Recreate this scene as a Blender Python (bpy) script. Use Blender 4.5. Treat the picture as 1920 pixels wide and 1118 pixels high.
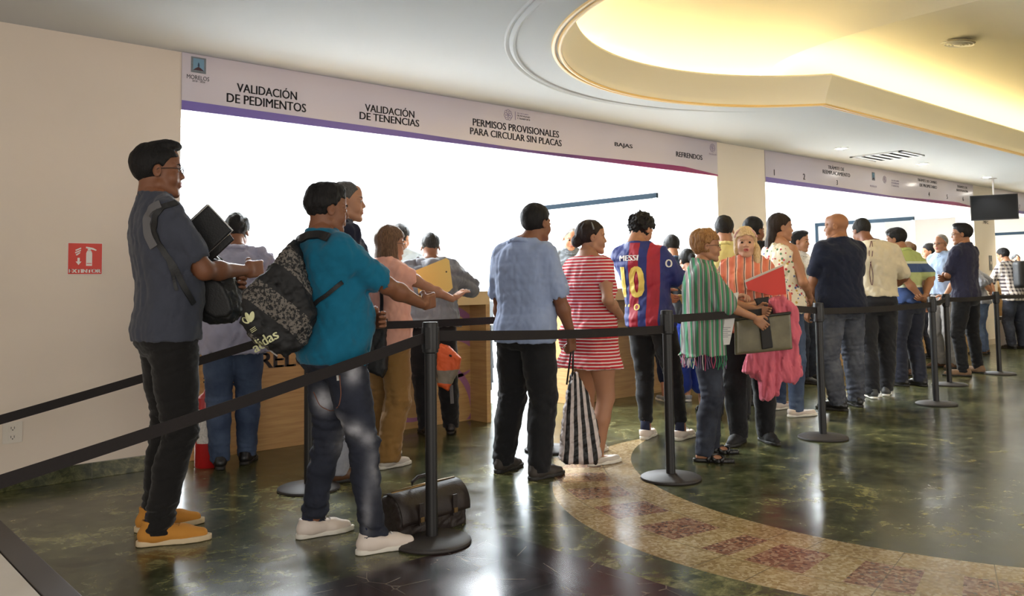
import bpy, bmesh, math, random
import numpy as np
import openvdb as vdb
from mathutils import Vector, Matrix
from mathutils.bvhtree import BVHTree

R = math.radians
for o in list(bpy.data.objects):
    bpy.data.objects.remove(o, do_unlink=True)
COL = bpy.context.scene.collection
SC = bpy.context.scene

# ------------------------------------------------------------------ camera, world, exposure
FPX, CY, EYE = 1602.67, 429.68, 1.1633
_p, _r, _y = R(3.7472), R(-0.8144), R(48.6225)
cF = np.array([math.cos(_y)*math.cos(_p), math.sin(_y)*math.cos(_p), math.sin(_p)])
cR = np.array([math.sin(_y), -math.cos(_y), 0.0])
cU = np.cross(cR, cF)
cR, cU = cR*math.cos(_r)+cU*math.sin(_r), cU*math.cos(_r)-cR*math.sin(_r)
cam = bpy.data.cameras.new('camera'); camo = bpy.data.objects.new('camera', cam); COL.objects.link(camo)
cam.sensor_width = 36; cam.sensor_fit = 'HORIZONTAL'; cam.lens = FPX/1920*36
cam.shift_y = -(559-CY)/1920
camo.matrix_world = Matrix(((cR[0], cU[0], -cF[0], 0), (cR[1], cU[1], -cF[1], 0), (cR[2], cU[2], -cF[2], EYE), (0, 0, 0, 1)))
cam.clip_start = 0.05; cam.clip_end = 200
SC.camera = camo
SC.view_settings.view_transform = 'Standard'; SC.view_settings.look = 'None'
SC.view_settings.gamma = 1; SC.view_settings.exposure = 0.42; SC.view_settings.use_curve_mapping = False
W = bpy.data.worlds.new('world'); SC.world = W; W.use_nodes = True
W.node_tree.nodes['Background'].inputs[0].default_value = (0.90, 0.86, 0.82, 1)
W.node_tree.nodes['Background'].inputs[1].default_value = 0.54

def ray(px, py):
    return cF + cR*(px-960)/FPX - cU*(py-CY)/FPX
def at(px, py, z=0.0):
    d = ray(px, py); t = (z-EYE)/d[2]; return float(d[0]*t), float(d[1]*t)
YW = 5.80          # face of the counter wall
def atw(px, py, Y=YW):
    d = ray(px, py); t = Y/d[1]; return float(d[0]*t), float(EYE+d[2]*t)

def area(name, loc, rot, sx, sy, power, col, spread=None):
    l = bpy.data.lights.new(name, 'AREA'); l.shape = 'RECTANGLE'; l.size = sx; l.size_y = sy
    l.energy = power; l.color = col
    if spread: l.spread = spread
    o = bpy.data.objects.new(name, l); COL.objects.link(o); o.location = loc; o.rotation_euler = rot
    return o
# soft daylight from the entrance glazing behind the camera
area('daylight_entrance', (-2.5, -4.0, 2.4), (R(68), 0, R(-38)), 6, 3, 270, (1.0, 0.92, 0.82))
area('daylight_entrance', (8.0, -5.0, 2.4), (R(70), 0, R(0)), 8, 3, 220, (1.0, 0.92, 0.82))

# ------------------------------------------------------------------ materials
MATS = {}
def mat(name, color, rough=0.7, metal=0.0, bump=0.0, bscale=60, var=0.0, vscale=8, spec=0.5, sheen=0, emit=None, estr=0, coat=0, sss=0, alpha=None, trans=0):
    if name in MATS: return MATS[name]
    m = bpy.data.materials.new(name); m.use_nodes = True; nt = m.node_tree
    b = nt.nodes['Principled BSDF']
    c = tuple(color)+(1,)
    b.inputs['Base Color'].default_value = c; b.inputs['Roughness'].default_value = rough
    b.inputs['Metallic'].default_value = metal; b.inputs['Specular IOR Level'].default_value = spec
    if coat: b.inputs['Coat Weight'].default_value = coat; b.inputs['Coat Roughness'].default_value = .1
    if sheen: b.inputs['Sheen Weight'].default_value = sheen
    if trans: b.inputs['Transmission Weight'].default_value = trans
    if sss:
        b.inputs['Subsurface Weight'].default_value = sss; b.inputs['Subsurface Radius'].default_value = (.02, .008, .004)
        b.inputs['Subsurface Scale'].default_value = .5
    if emit: b.inputs['Emission Color'].default_value = tuple(emit)+(1,); b.inputs['Emission Strength'].default_value = estr
    if alpha is not None: b.inputs['Alpha'].default_value = alpha
    if bump or var:
        tc = nt.nodes.new('ShaderNodeTexCoord')
    if bump:
        n = nt.nodes.new('ShaderNodeTexNoise'); n.inputs['Scale'].default_value = bscale; n.inputs['Detail'].default_value = 4
        bp = nt.nodes.new('ShaderNodeBump'); bp.inputs['Strength'].default_value = bump; bp.inputs['Distance'].default_value = .01
        nt.links.new(tc.outputs['Object'], n.inputs['Vector']); nt.links.new(n.outputs['Fac'], bp.inputs['Height'])
        nt.links.new(bp.outputs['Normal'], b.inputs['Normal'])
    if var:
        n = nt.nodes.new('ShaderNodeTexNoise'); n.inputs['Scale'].default_value = vscale; n.inputs['Detail'].default_value = 5
        mx = nt.nodes.new('ShaderNodeMix'); mx.data_type = 'RGBA'
        mx.inputs['A'].default_value = tuple(v*(1-var) for v in color)+(1,)
        mx.inputs['B'].default_value = tuple(min(1, v*(1+var)) for v in color)+(1,)
        nt.links.new(tc.outputs['Object'], n.inputs['Vector']); nt.links.new(n.outputs['Fac'], mx.inputs['Factor'])
        nt.links.new(mx.outputs['Result'], b.inputs['Base Color'])
    MATS[name] = m
    return m

class NT:
    """small helper to write node math"""
    def __init__(s, name, rough=.7, **kw):
        s.m = mat(name, (.5, .5, .5), rough, **kw); s.nt = s.m.node_tree; s.b = s.nt.nodes['Principled BSDF']
        s.tc = s.nt.nodes.new('ShaderNodeTexCoord')
        s.sep = s.nt.nodes.new('ShaderNodeSeparateXYZ'); s.nt.links.new(s.tc.outputs['Object'], s.sep.inputs[0])
        s.X, s.Y, s.Z = s.sep.outputs
    def L(s, a, b): s.nt.links.new(a, b)
    def _in(s, sock, v):
        if isinstance(v, (int, float)): sock.default_value = v
        else: s.L(v, sock)
    def M(s, op, a, b=0.0, c=None):
        n = s.nt.nodes.new('ShaderNodeMath'); n.operation = op; s._in(n.inputs[0], a); s._in(n.inputs[1], b)
        if c is not None: s._in(n.inputs[2], c)
        return n.outputs[0]
    def mix(s, f, a, b):
        n = s.nt.nodes.new('ShaderNodeMix'); n.data_type = 'RGBA'
        s._in(n.inputs['Factor'], f)
        for k, v in (('A', a), ('B', b)):
            if isinstance(v, tuple): n.inputs[k].default_value = v+(1,)
            else: s.L(v, n.inputs[k])
        return n.outputs['Result']
    def noise(s, scale, detail=5, rough=.5, vec=None, dist=0):
        n = s.nt.nodes.new('ShaderNodeTexNoise'); n.inputs['Scale'].default_value = scale; n.inputs['Detail'].default_value = detail
        n.inputs['Roughness'].default_value = rough; n.inputs['Distortion'].default_value = dist
        s.L(vec or s.tc.outputs['Object'], n.inputs['Vector']); return n.outputs['Fac']
    def vor(s, scale, out='Distance', feature='F1', vec=None):
        n = s.nt.nodes.new('ShaderNodeTexVoronoi'); n.feature = feature; n.inputs['Scale'].default_value = scale
        s.L(vec or s.tc.outputs['Object'], n.inputs['Vector']); return n.outputs[out]
    def ramp(s, f, stops, const=False):
        n = s.nt.nodes.new('ShaderNodeValToRGB'); s.L(f, n.inputs[0]); cr = n.color_ramp
        if const: cr.interpolation = 'CONSTANT'
        while len(cr.elements) < len(stops): cr.elements.new(.5)
        for e, (p, c) in zip(cr.elements, stops): e.position = p; e.color = tuple(c)+(1,)
        return n.outputs[0]
    def step(s, a, t, soft=.002):   # 1 where a > t
        return s.M('SMOOTH_MIN', 1.0, s.M('MAXIMUM', 0.0, s.M('DIVIDE', s.M('SUBTRACT', a, t-soft), 2*soft)), 0.0)
    def color(s, c): s.L(c, s.b.inputs['Base Color'])
    def bump(s, h, st=.3, dist=.01):
        n = s.nt.nodes.new('ShaderNodeBump'); n.inputs['Strength'].default_value = st; n.inputs['Distance'].default_value = dist
        s.L(h, n.inputs['Height']); s.L(n.outputs['Normal'], s.b.inputs['Normal'])

# ------------------------------------------------------------------ object helpers
def tag(o, label=None, cat=None, group=None, kind=None):
    if label: o['label'] = label
    if cat: o['category'] = cat
    if group: o['group'] = group
    if kind: o['kind'] = kind
    return o
def empty(name, loc=(0, 0, 0), rz=0.0, label=None, cat=None, group=None):
    o = bpy.data.objects.new(name, None); COL.objects.link(o); o.location = loc; o.rotation_euler = (0, 0, rz)
    o.empty_display_size = .1
    return tag(o, label, cat, group)
def link(name, me, m=None, parent=None, smooth=False):
    o = bpy.data.objects.new(name, me); COL.objects.link(o)
    if m is not None:
        for mm in (m if isinstance(m, (list, tuple)) else [m]): me.materials.append(mm)
    if parent is not None: o.parent = parent
    if smooth and len(me.polygons): me.polygons.foreach_set('use_smooth', [True]*len(me.polygons))
    return o
class MB:
    def __init__(s): s.v = []; s.f = []; s.mi = []; s.k = 0
    def add(s, v, f):
        n = len(s.v); s.v += [tuple(map(float, p)) for p in v]; s.f += [tuple(i+n for i in q) for q in f]; s.mi += [s.k]*len(f); return s
    def box(s, x0, x1, y0, y1, z0, z1, M=None):
        v = [(x, y, z) for x in (x0, x1) for y in (y0, y1) for z in (z0, z1)]
        if M is not None: v = [tuple(M @ Vector(p)) for p in v]
        return s.add(v, [(0, 1, 3, 2), (4, 6, 7, 5), (0, 4, 5, 1), (2, 3, 7, 6), (0, 2, 6, 4), (1, 5, 7, 3)])
    def tube(s, pts, r, n=12, closed=False, flat=None):
        pts = [Vector(p) for p in pts]; N = len(pts); rings = []
        rs = r if isinstance(r, (list, tuple)) else [r]*N
        up = Vector((0, 0, 1))
        for i, p in enumerate(pts):
            a = pts[(i-1) % N] if (closed or i > 0) else p; b = pts[(i+1) % N] if (closed or i < N-1) else p
            t = (b-a).normalized(); u = up if abs(t.dot(up)) < .9 else Vector((1, 0, 0))
            x = t.cross(u).normalized(); y = x.cross(t)
            fl = flat or 1.0
            rings.append([p+x*math.cos(2*math.pi*k/n)*rs[i]+y*math.sin(2*math.pi*k/n)*rs[i]*fl for k in range(n)])
        v = [q for r_ in rings for q in r_]; f = []
        for i in range(N if closed else N-1):
            j = (i+1) % N
            for k in range(n):
                l = (k+1) % n; f.append((i*n+k, i*n+l, j*n+l, j*n+k))
        if not closed: f += [tuple(range(n))[::-1], tuple((N-1)*n+k for k in range(n))]
        return s.add(v, f)
    def lathe(s, prof, c=(0, 0, 0), n=32, ax=None):
        v = []; f = []; m = len(prof)
        for k in range(n):
            a = 2*math.pi*k/n
            for r_, z in prof: v.append((r_*math.cos(a), r_*math.sin(a), z))
        M = ax or Matrix.Identity(4)
        v = [tuple((M @ Vector(p))+Vector(c)) for p in v]
        for k in range(n):
            l = (k+1) % n
            for i in range(m-1): f.append((k*m+i, l*m+i, l*m+i+1, k*m+i+1))
        return s.add(v, f)
    def grid(s, fn, nu, nv):
        v = [fn(i/nu, j/nv) for i in range(nu+1) for j in range(nv+1)]
        f = [(i*(nv+1)+j, (i+1)*(nv+1)+j, (i+1)*(nv+1)+j+1, i*(nv+1)+j+1) for i in range(nu) for j in range(nv)]
        return s.add(v, f)
    def prism(s, poly, z0, z1, M=None):
        n = len(poly); v = [(x, y, z0) for x, y in poly]+[(x, y, z1) for x, y in poly]
        if M is not None: v = [tuple(M @ Vector(p)) for p in v]
        f = [tuple(range(n))[::-1], tuple(range(n, 2*n))]+[(i, (i+1) % n, (i+1) % n+n, i+n) for i in range(n)]
        return s.add(v, f)
    def build(s, name, m=None, parent=None, smooth=False, bevel=0, clean=True, solid=0):
        me = bpy.data.meshes.new(name); me.from_pydata(s.v, [], s.f)
        if isinstance(m, (list, tuple)): me.polygons.foreach_set('material_index', s.mi)
        if clean:
            bm = bmesh.new(); bm.from_mesh(me); bmesh.ops.remove_doubles(bm, verts=bm.verts, dist=1e-5)
            bmesh.ops.recalc_face_normals(bm, faces=bm.faces)
            if bevel: bmesh.ops.bevel(bm, geom=[e for e in bm.edges if len(e.link_faces) == 2 and e.calc_face_angle(0) > .5], offset=bevel, segments=2, affect='EDGES', profile=.7, clamp_overlap=True)
            bm.to_mesh(me); bm.free()
        me.update(); o = link(name, me, m, parent, smooth)
        if smooth == 'angle':
            try: me.set_sharp_from_angle(angle=R(35))
            except Exception: pass
        if solid:
            md = o.modifiers.new('solid', 'SOLIDIFY'); md.thickness = solid; md.offset = 0
        return o
def frame(o, x, y, z):
    """matrix with origin o and the given axes"""
    return Matrix(((x[0], y[0], z[0], o[0]), (x[1], y[1], z[1], o[1]), (x[2], y[2], z[2], o[2]), (0, 0, 0, 1)))
def struct(o): o['kind'] = 'structure'; return o

def text_geo(s, w=None, h=None, ex=.002, bold=.0, align='C'):
    cu = bpy.data.curves.new('t', 'FONT'); cu.body = s; cu.size = 1; cu.offset = 0; cu.resolution_u = 3
    o = bpy.data.objects.new('t', cu); COL.objects.link(o)
    dg = bpy.context.evaluated_depsgraph_get(); me = bpy.data.meshes.new_from_object(o.evaluated_get(dg))
    v = np.array([tuple(q.co) for q in me.vertices]).reshape(-1, 3); f = [tuple(p.vertices) for p in me.polygons]
    bpy.data.objects.remove(o); bpy.data.curves.remove(cu); bpy.data.meshes.remove(me)
    lo, hi = v.min(0), v.max(0); v -= (lo+hi)/2
    sz = hi-lo
    sx = w/sz[0] if w else h/sz[1]; sy = h/sz[1] if h else sx
    v[:, 0] *= sx; v[:, 1] *= sy
    bm = bmesh.new()
    for dx in ((-1, 0, 1) if bold else (0,)):      # heavier strokes: the word set three times, a hair apart
        vs = [bm.verts.new(p+np.array([dx*bold*sx*1.15, 0, abs(dx)*.00005])) for p in v]
        for q in f:
            try: bm.faces.new([vs[i] for i in q])
            except ValueError: pass
    if ex:
        r = bmesh.ops.extrude_face_region(bm, geom=bm.faces[:])
        for e in r['geom']:
            if isinstance(e, bmesh.types.BMVert): e.co.z += ex
    return bm
def text(name, s, M, m, parent, w=None, h=None, ex=.002, bold=.0):
    bm = text_geo(s, w, h, ex, bold); bm.transform(M)
    bmesh.ops.recalc_face_normals(bm, faces=bm.faces)
    me = bpy.data.meshes.new(name); bm.to_mesh(me); bm.free()
    return link(name, me, m, parent)

# ------------------------------------------------------------------ distance-field modelling
BIG = 0.12
def smin(a, b, k):
    if k <= 0: return np.minimum(a, b)
    h = np.clip(.5+.5*(b-a)/k, 0, 1); return b+(a-b)*h-k*h*(1-h)
class Prim:
    def __init__(s, lo, hi, fn): s.lo = np.array(lo, float); s.hi = np.array(hi, float); s.fn = fn
def rc(a, b, ra, rb):
    a = np.array(a, float); b = np.array(b, float); ba = b-a; L = max(float(ba@ba), 1e-9); r = max(ra, rb)
    def fn(X, Y, Z):
        t = ((X-a[0])*ba[0]+(Y-a[1])*ba[1]+(Z-a[2])*ba[2])/L; t = np.clip(t, 0, 1)
        return np.sqrt((X-a[0]-t*ba[0])**2+(Y-a[1]-t*ba[1])**2+(Z-a[2]-t*ba[2])**2)-(ra+(rb-ra)*t)
    return Prim(np.minimum(a, b)-r, np.maximum(a, b)+r, fn)
def chain(pts, rs): return [rc(pts[i], pts[i+1], rs[i], rs[i+1]) for i in range(len(pts)-1)]
def el(c, r, M=None):
    c = np.array(c, float); r = np.array(r, float); m = float(r.max()) if M is not None else r
    A = None if M is None else np.array(M, float).T      # rows = local axes
    def fn(X, Y, Z):
        x, y, z = X-c[0], Y-c[1], Z-c[2]
        if A is not None:
            x, y, z = A[0, 0]*x+A[0, 1]*y+A[0, 2]*z, A[1, 0]*x+A[1, 1]*y+A[1, 2]*z, A[2, 0]*x+A[2, 1]*y+A[2, 2]*z
        k0 = np.sqrt((x/r[0])**2+(y/r[1])**2+(z/r[2])**2); k1 = np.sqrt((x/r[0]**2)**2+(y/r[1]**2)**2+(z/r[2]**2)**2)
        return k0*(k0-1)/np.maximum(k1, 1e-6)
    return Prim(c-m, c+m, fn)
def rbox(c, hs, M=None, rad=.01):
    c = np.array(c, float); hs = np.array(hs, float)-rad; m = float(np.linalg.norm(hs))+rad
    A = np.eye(3) if M is None else np.array(M, float).T
    def fn(X, Y, Z):
        x, y, z = X-c[0], Y-c[1], Z-c[2]
        q = [np.abs(A[i, 0]*x+A[i, 1]*y+A[i, 2]*z)-hs[i] for i in range(3)]
        return np.sqrt(sum(np.maximum(v, 0)**2 for v in q))+np.minimum(np.maximum(np.maximum(q[0], q[1]), q[2]), 0)-rad
    return Prim(c-m, c+m, fn)
def loft(zs, ws, ds, xo, yo, warp=None, n=2.3, wmax=.45):
    zs = np.array(zs); ws = np.array(ws); ds = np.array(ds); xo = np.array(xo)*np.ones(len(zs)); yo = np.array(yo)*np.ones(len(zs))
    def fn(X, Y, Z):
        z = Z.ravel(); w = np.interp(z, zs, ws)[None, None, :]; d = np.interp(z, zs, ds)[None, None, :]
        x = X-np.zeros_like(Z); y = Y-np.zeros_like(Z); x = x+y*0; y = y+x*0
        if warp is not None:
            a, b, t = warp(z); x = x-a[None, None, :]; y = y-b[None, None, :]
            c, s = np.cos(t)[None, None, :], np.sin(t)[None, None, :]; x, y = c*x+s*y, -s*x+c*y
        x = x-np.interp(z, zs, xo)[None, None, :]+1e-4; y = y-np.interp(z, zs, yo)[None, None, :]
        q = (np.abs(x/w)**n+np.abs(y/d)**n)**(1/n); r = np.sqrt(x*x+y*y)
        D = r-r/np.maximum(q, 1e-5)
        return np.maximum(D, np.maximum(zs[0]-Z, Z-zs[-1]))
    return Prim((-wmax, -wmax, zs[0]), (wmax, wmax, zs[-1]), fn)
class Field:
    def __init__(s, lo, hi, h):
        s.h = h; s.lo = np.array(lo, float)-3*h; n = np.ceil((np.array(hi)-s.lo)/h).astype(int)+4
        s.ax = [(s.lo[i]+h*np.arange(n[i])).astype(np.float32) for i in range(3)]
        s.a = np.full(tuple(n), BIG, np.float32)
    def _sl(s, lo, hi):
        out = []
        for i in range(3):
            a = int(np.searchsorted(s.ax[i], lo[i])); b = int(np.searchsorted(s.ax[i], hi[i])); out.append(slice(a, b))
        return tuple(out)
    def _xyz(s, sl): return s.ax[0][sl[0]][:, None, None], s.ax[1][sl[1]][None, :, None], s.ax[2][sl[2]][None, None, :]
    def add(s, prims, k=.02, infl=0.0):
        for p in (prims if isinstance(prims, (list, tuple)) else [prims]):
            m = infl+k+3*s.h; sl = s._sl(p.lo-m, p.hi+m)
            if min(q.stop-q.start for q in sl) <= 0: continue
            s.a[sl] = smin(s.a[sl], p.fn(*s._xyz(sl)).astype(np.float32)-infl, k)
        return s
    def cut(s, prims, k=.005, infl=0.0):
        for p in (prims if isinstance(prims, (list, tuple)) else [prims]):
            m = infl+k+3*s.h; sl = s._sl(p.lo-m, p.hi+m)
            if min(q.stop-q.start for q in sl) <= 0: continue
            s.a[sl] = -smin(-s.a[sl], p.fn(*s._xyz(sl)).astype(np.float32)-infl, k)
        return s
    def keep(s, fn, k=.0):            # intersect with fn(X,Y,Z) < 0
        d = fn(*s._xyz((slice(None),)*3)).astype(np.float32)
        s.a = -smin(-s.a, -d*np.ones_like(s.a), k); return s
    def above(s, z, k=0): return s.keep(lambda X, Y, Z: z-Z+0*X, k)
    def below(s, z, k=0): return s.keep(lambda X, Y, Z: Z-z+0*X, k)
    def noise(s, amp, fr, seed=0, band=.05, stretch=(1, 1, 1), ridge=False, mask=None):
        idx = np.where(np.abs(s.a) < band)
        x, y, z = (s.ax[i][idx[i]]*stretch[i] for i in range(3)); rng = np.random.RandomState(seed); t = 0
        for o in range(3):
            f = fr*(1.9**o)
            for _ in range(3):
                d = rng.normal(size=3); d /= np.linalg.norm(d); ph = rng.rand()*6.3; e = rng.normal(size=3)
                v = np.sin(f*(d[0]*x+d[1]*y+d[2]*z)+ph+1.3*np.sin(f*.6*(e[0]*x+e[1]*y+e[2]*z)+ph*2))
                t = t+((1-2*np.abs(v)) if ridge else v)*(.55**o)/2.2
        if mask is not None: t = t*mask(s.ax[0][idx[0]], s.ax[1][idx[1]], s.ax[2][idx[2]])
        s.a[idx] += (amp*t).astype(np.float32); return s
    def geo(s, M=None):
        b = 3*s.h
        g = vdb.FloatGrid(float(b)); g.copyFromArray(np.ascontiguousarray(np.clip(s.a, -b, b)))
        P, T, Q = g.convertToPolygons(isovalue=0.0, adaptivity=0.0)
        P = P*s.h+s.lo
        if M is not None:
            Mn = np.array(M, float); P = P@Mn[:3, :3].T+Mn[:3, 3]
        return P, T.astype(int), Q.astype(int)
def mesh_of(name, geos, mi=None):
    vs = []; fs = []; n = 0; sizes = []
    for P, T, Q in geos:
        vs.append(P)
        if len(T): fs.append(('t', T+n))
        if len(Q): fs.append(('q', Q+n))
        n += len(P)
    V = np.vstack(vs).astype(np.float32) if n else np.zeros((0, 3), np.float32)
    loops = np.concatenate([f.ravel() for _, f in fs]) if fs else np.zeros(0, int)
    tot = np.concatenate([np.full(len(f), 3 if k == 't' else 4) for k, f in fs]) if fs else np.zeros(0, int)
    start = np.concatenate([[0], np.cumsum(tot)[:-1]]) if len(tot) else tot
    me = bpy.data.meshes.new(name); me.vertices.add(len(V)); me.vertices.foreach_set('co', V.ravel())
    me.loops.add(len(loops)); me.loops.foreach_set('vertex_index', loops.astype(np.int32))
    me.polygons.add(len(tot)); me.polygons.foreach_set('loop_start', start.astype(np.int32)); me.polygons.foreach_set('loop_total', tot.astype(np.int32))
    me.update(calc_edges=True); me.validate(); me.polygons.foreach_set('use_smooth', [True]*len(me.polygons))
    return me
def fobj(name, F, m, parent, M=None):
    me = mesh_of(name, [F.geo(M)]); return link(name, me, m, parent)
def decal(name, bm, parent, m, target, origin, ax, ay, off=.003, maxe=.02):
    """lay flat lettering (in the ax/ay plane) onto a curved surface of the same thing"""
    az = Vector(ax).cross(Vector(ay)); M = frame(origin, ax, ay, az)
    for _ in range(4):
        es = [e for e in bm.edges if e.calc_length() > maxe]
        if not es: break
        bmesh.ops.subdivide_edges(bm, edges=es, cuts=1); bmesh.ops.triangulate(bm, faces=[f for f in bm.faces if len(f.verts) > 4])
    bvh = BVHTree.FromPolygons([v.co for v in target.data.vertices], [tuple(p.vertices) for p in target.data.polygons])
    for v in bm.verts:
        lz = v.co.z; p = M @ Vector((v.co.x, v.co.y, 0))
        hit = bvh.ray_cast(p+az*.3, -az, .6)
        v.co = (hit[0] if hit[0] else p)+az*(off+lz)
    bmesh.ops.recalc_face_normals(bm, faces=bm.faces)
    me = bpy.data.meshes.new(name); bm.to_mesh(me); bm.free()
    return link(name, me, m, parent)
# ================================================================== SETTING
ZC, ZS = 2.786, 2.39
X1a, X1b, X2a, X2b, X3a, X3b = 2.12, 8.28, 9.28, 15.78, 16.72, 22.9
M_wall = mat('wall_paint', (.72, .62, .52), .85, bump=.05, bscale=35, var=.05, vscale=2.2)
M_col = mat('column_paint', (.84, .75, .62), .8, bump=.04, bscale=35)
M_ceil = mat('ceiling_paint', (.58, .61, .63), .8, bump=.02, bscale=20, var=.03, vscale=1)
M_off = mat('office_wall_paint', (.88, .90, .92), .85)
M_dome = mat('cove_paint', (.90, .86, .74), .9)
M_wood = NT('birch_plywood', .42)
_n = M_wood
_v = _n.nt.nodes.new('ShaderNodeMapping'); _v.inputs['Scale'].default_value = (3, 3, 38); _n.L(_n.tc.outputs['Object'], _v.inputs[0])
_n.color(_n.ramp(_n.noise(1.2, 4, .5, _v.outputs[0], .6), [(.3, (.46, .27, .105)), (.7, (.60, .38, .16))]))
M_wood = M_wood.m
M_woodl = mat('birch_edge', (.70, .50, .26), .45, var=.08, vscale=12)
M_green = NT('green_marble', .16)
def marble(n):
    a = n.noise(2.8, 9, .72, None, 1.3); b = n.noise(19, 6, .75, None, .8)
    base = n.ramp(n.M('ADD', n.M('MULTIPLY', a, .60), n.M('MULTIPLY', b, .40)),
                  [(.38, (.012, .015, .007)), (.47, (.045, .050, .020)), (.54, (.100, .098, .040)), (.62, (.22, .20, .09))])
    return base
M_green.color(marble(M_green)); M_green = M_green.m

# ---- floor material: green marble, black corner square, curved terrazzo band, pale office tiles
F = NT('lobby_floor', .15, spec=.42)
mar = marble(F)
# tile to tile tone changes
tx = F.M('FLOOR', F.M('DIVIDE', F.X, .61)); ty = F.M('FLOOR', F.M('DIVIDE', F.M('ADD', F.Y, -.04), .61))
cmb = F.nt.nodes.new('ShaderNodeCombineXYZ'); F.L(tx, cmb.inputs[0]); F.L(ty, cmb.inputs[1])
wn = F.nt.nodes.new('ShaderNodeTexWhiteNoise'); F.L(cmb.outputs[0], wn.inputs['Vector'])
hs = F.nt.nodes.new('ShaderNodeHueSaturation'); F.L(mar, hs.inputs['Color']); F.L(F.M('ADD', F.M('MULTIPLY', wn.outputs['Value'], .55), .75), hs.inputs['Value'])
mar = hs.outputs[0]
def joints(X, Y, p, w):
    a = F.M('ABSOLUTE', F.M('SUBTRACT', F.M('FRACT', F.M('DIVIDE', X, p)), .5)); b = F.M('ABSOLUTE', F.M('SUBTRACT', F.M('FRACT', F.M('DIVIDE', Y, p)), .5))
    return F.M('GREATER_THAN', F.M('MAXIMUM', a, b), .5-w/p)
jn = joints(F.X, F.M('ADD', F.Y, -.04), .61, .003)
mar = F.mix(F.M('MULTIPLY', jn, .6), mar, (.05, .05, .04))
# black square with thin pale veins
blk = F.M('MULTIPLY', F.M('LESS_THAN', F.X, 2.66), F.M('LESS_THAN', F.Y, 3.09))
blk = F.M('MULTIPLY', blk, F.M('GREATER_THAN', F.X, 1.2))
vein = F.vor(4.3, 'Distance', 'DISTANCE_TO_EDGE'); vn = F.M('MULTIPLY', F.M('LESS_THAN', vein, .007), F.M('GREATER_THAN', F.noise(5, 3), .5))
bc = F.mix(vn, F.ramp(F.noise(3, 5, .6), [(.4, (.006, .006, .007)), (.75, (.055, .022, .018))]), (.16, .13, .10))
bc = F.mix(F.M('MULTIPLY', jn, .7), bc, (.06, .055, .045))
col = F.mix(blk, mar, bc)
# curved band
def circ(cx, cy):
    dx = F.M('SUBTRACT', F.X, cx); dy = F.M('SUBTRACT', F.Y, cy)
    return F.M('SQRT', F.M('ADD', F.M('MULTIPLY', dx, dx), F.M('MULTIPLY', dy, dy))), F.M('ARCTAN2', dy, dx)
ro, an = circ(4.95, 2.2); ri, an2 = circ(5.8, 2.2)
band = F.M('MULTIPLY', F.M('LESS_THAN', ro, 2.05), F.M('GREATER_THAN', ri, 2.148))
sp = F.vor(70, 'Color'); spn = F.nt.nodes.new('ShaderNodeSeparateColor'); F.L(sp, spn.inputs[0])
tan = F.ramp(spn.outputs[0], [(0, (.30, .20, .09)), (.5, (.40, .29, .14)), (.9, (.54, .43, .26))])
ta2 = F.ramp(F.noise(3, 4), [(.35, (.75, .7, .6)), (.65, (1, 1, 1))]); mm = F.nt.nodes.new('ShaderNodeMix'); mm.data_type = 'RGBA'; mm.blend_type = 'MULTIPLY'; mm.inputs['Factor'].default_value = 1
F.L(tan, mm.inputs['A']); F.L(ta2, mm.inputs['B']); tan = mm.outputs['Result']
red = F.ramp(spn.outputs[1], [(0, (.12, .05, .03)), (.5, (.24, .11, .065)), (.95, (.40, .27, .17))])
rm = F.M('MULTIPLY_ADD', F.M('ADD', ri, -2.148-.36), 1.0, 0.0)           # distance from mid band
aa = F.M('MULTIPLY', F.M('SUBTRACT', F.M('FRACT', F.M('DIVIDE', F.M('ADD', an2, 3.14159), .155*1)), .5), .155*2.5)
dia = F.M('MULTIPLY', F.M('LESS_THAN', F.M('ABSOLUTE', rm), .155), F.M('LESS_THAN', F.M('ABSOLUTE', aa), .12))
tan = F.mix(dia, tan, red)
ja = F.M('GREATER_THAN', F.M('ABSOLUTE', F.M('SUBTRACT', F.M('FRACT', F.M('DIVIDE', F.M('ADD', an2, 3.14159+.0775), .155)), .5)), .494)
jr = F.M('LESS_THAN', F.M('ABSOLUTE', F.M('SUBTRACT', F.M('ABSOLUTE', rm), .17)), .0025)
tan = F.mix(F.M('MULTIPLY', F.M('MAXIMUM', ja, jr), .7), tan, (.10, .08, .05))
col = F.mix(band, col, tan)
# office floor
off = F.M('GREATER_THAN', F.Y, 6.55)
oc = F.mix(F.M('MULTIPLY', joints(F.X, F.Y, .6, .004), .5), F.ramp(F.noise(4, 6), [(.3, (.50, .52, .53)), (.7, (.66, .68, .68))]), (.3, .3, .3))
col = F.mix(off, col, oc)
F.color(col)
F.L(F.M('ADD', F.M('MULTIPLY', F.noise(7, 4), .18), .13), F.b.inputs['Roughness'])
F.bump(F.noise(2.5, 2), .06, .02)
fl = MB().add([(-4, -6, 0), (27, -6, 0), (27, 14, 0), (-4, 14, 0)], [(0, 1, 2, 3)]).build('floor', F.m); struct(fl)

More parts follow.
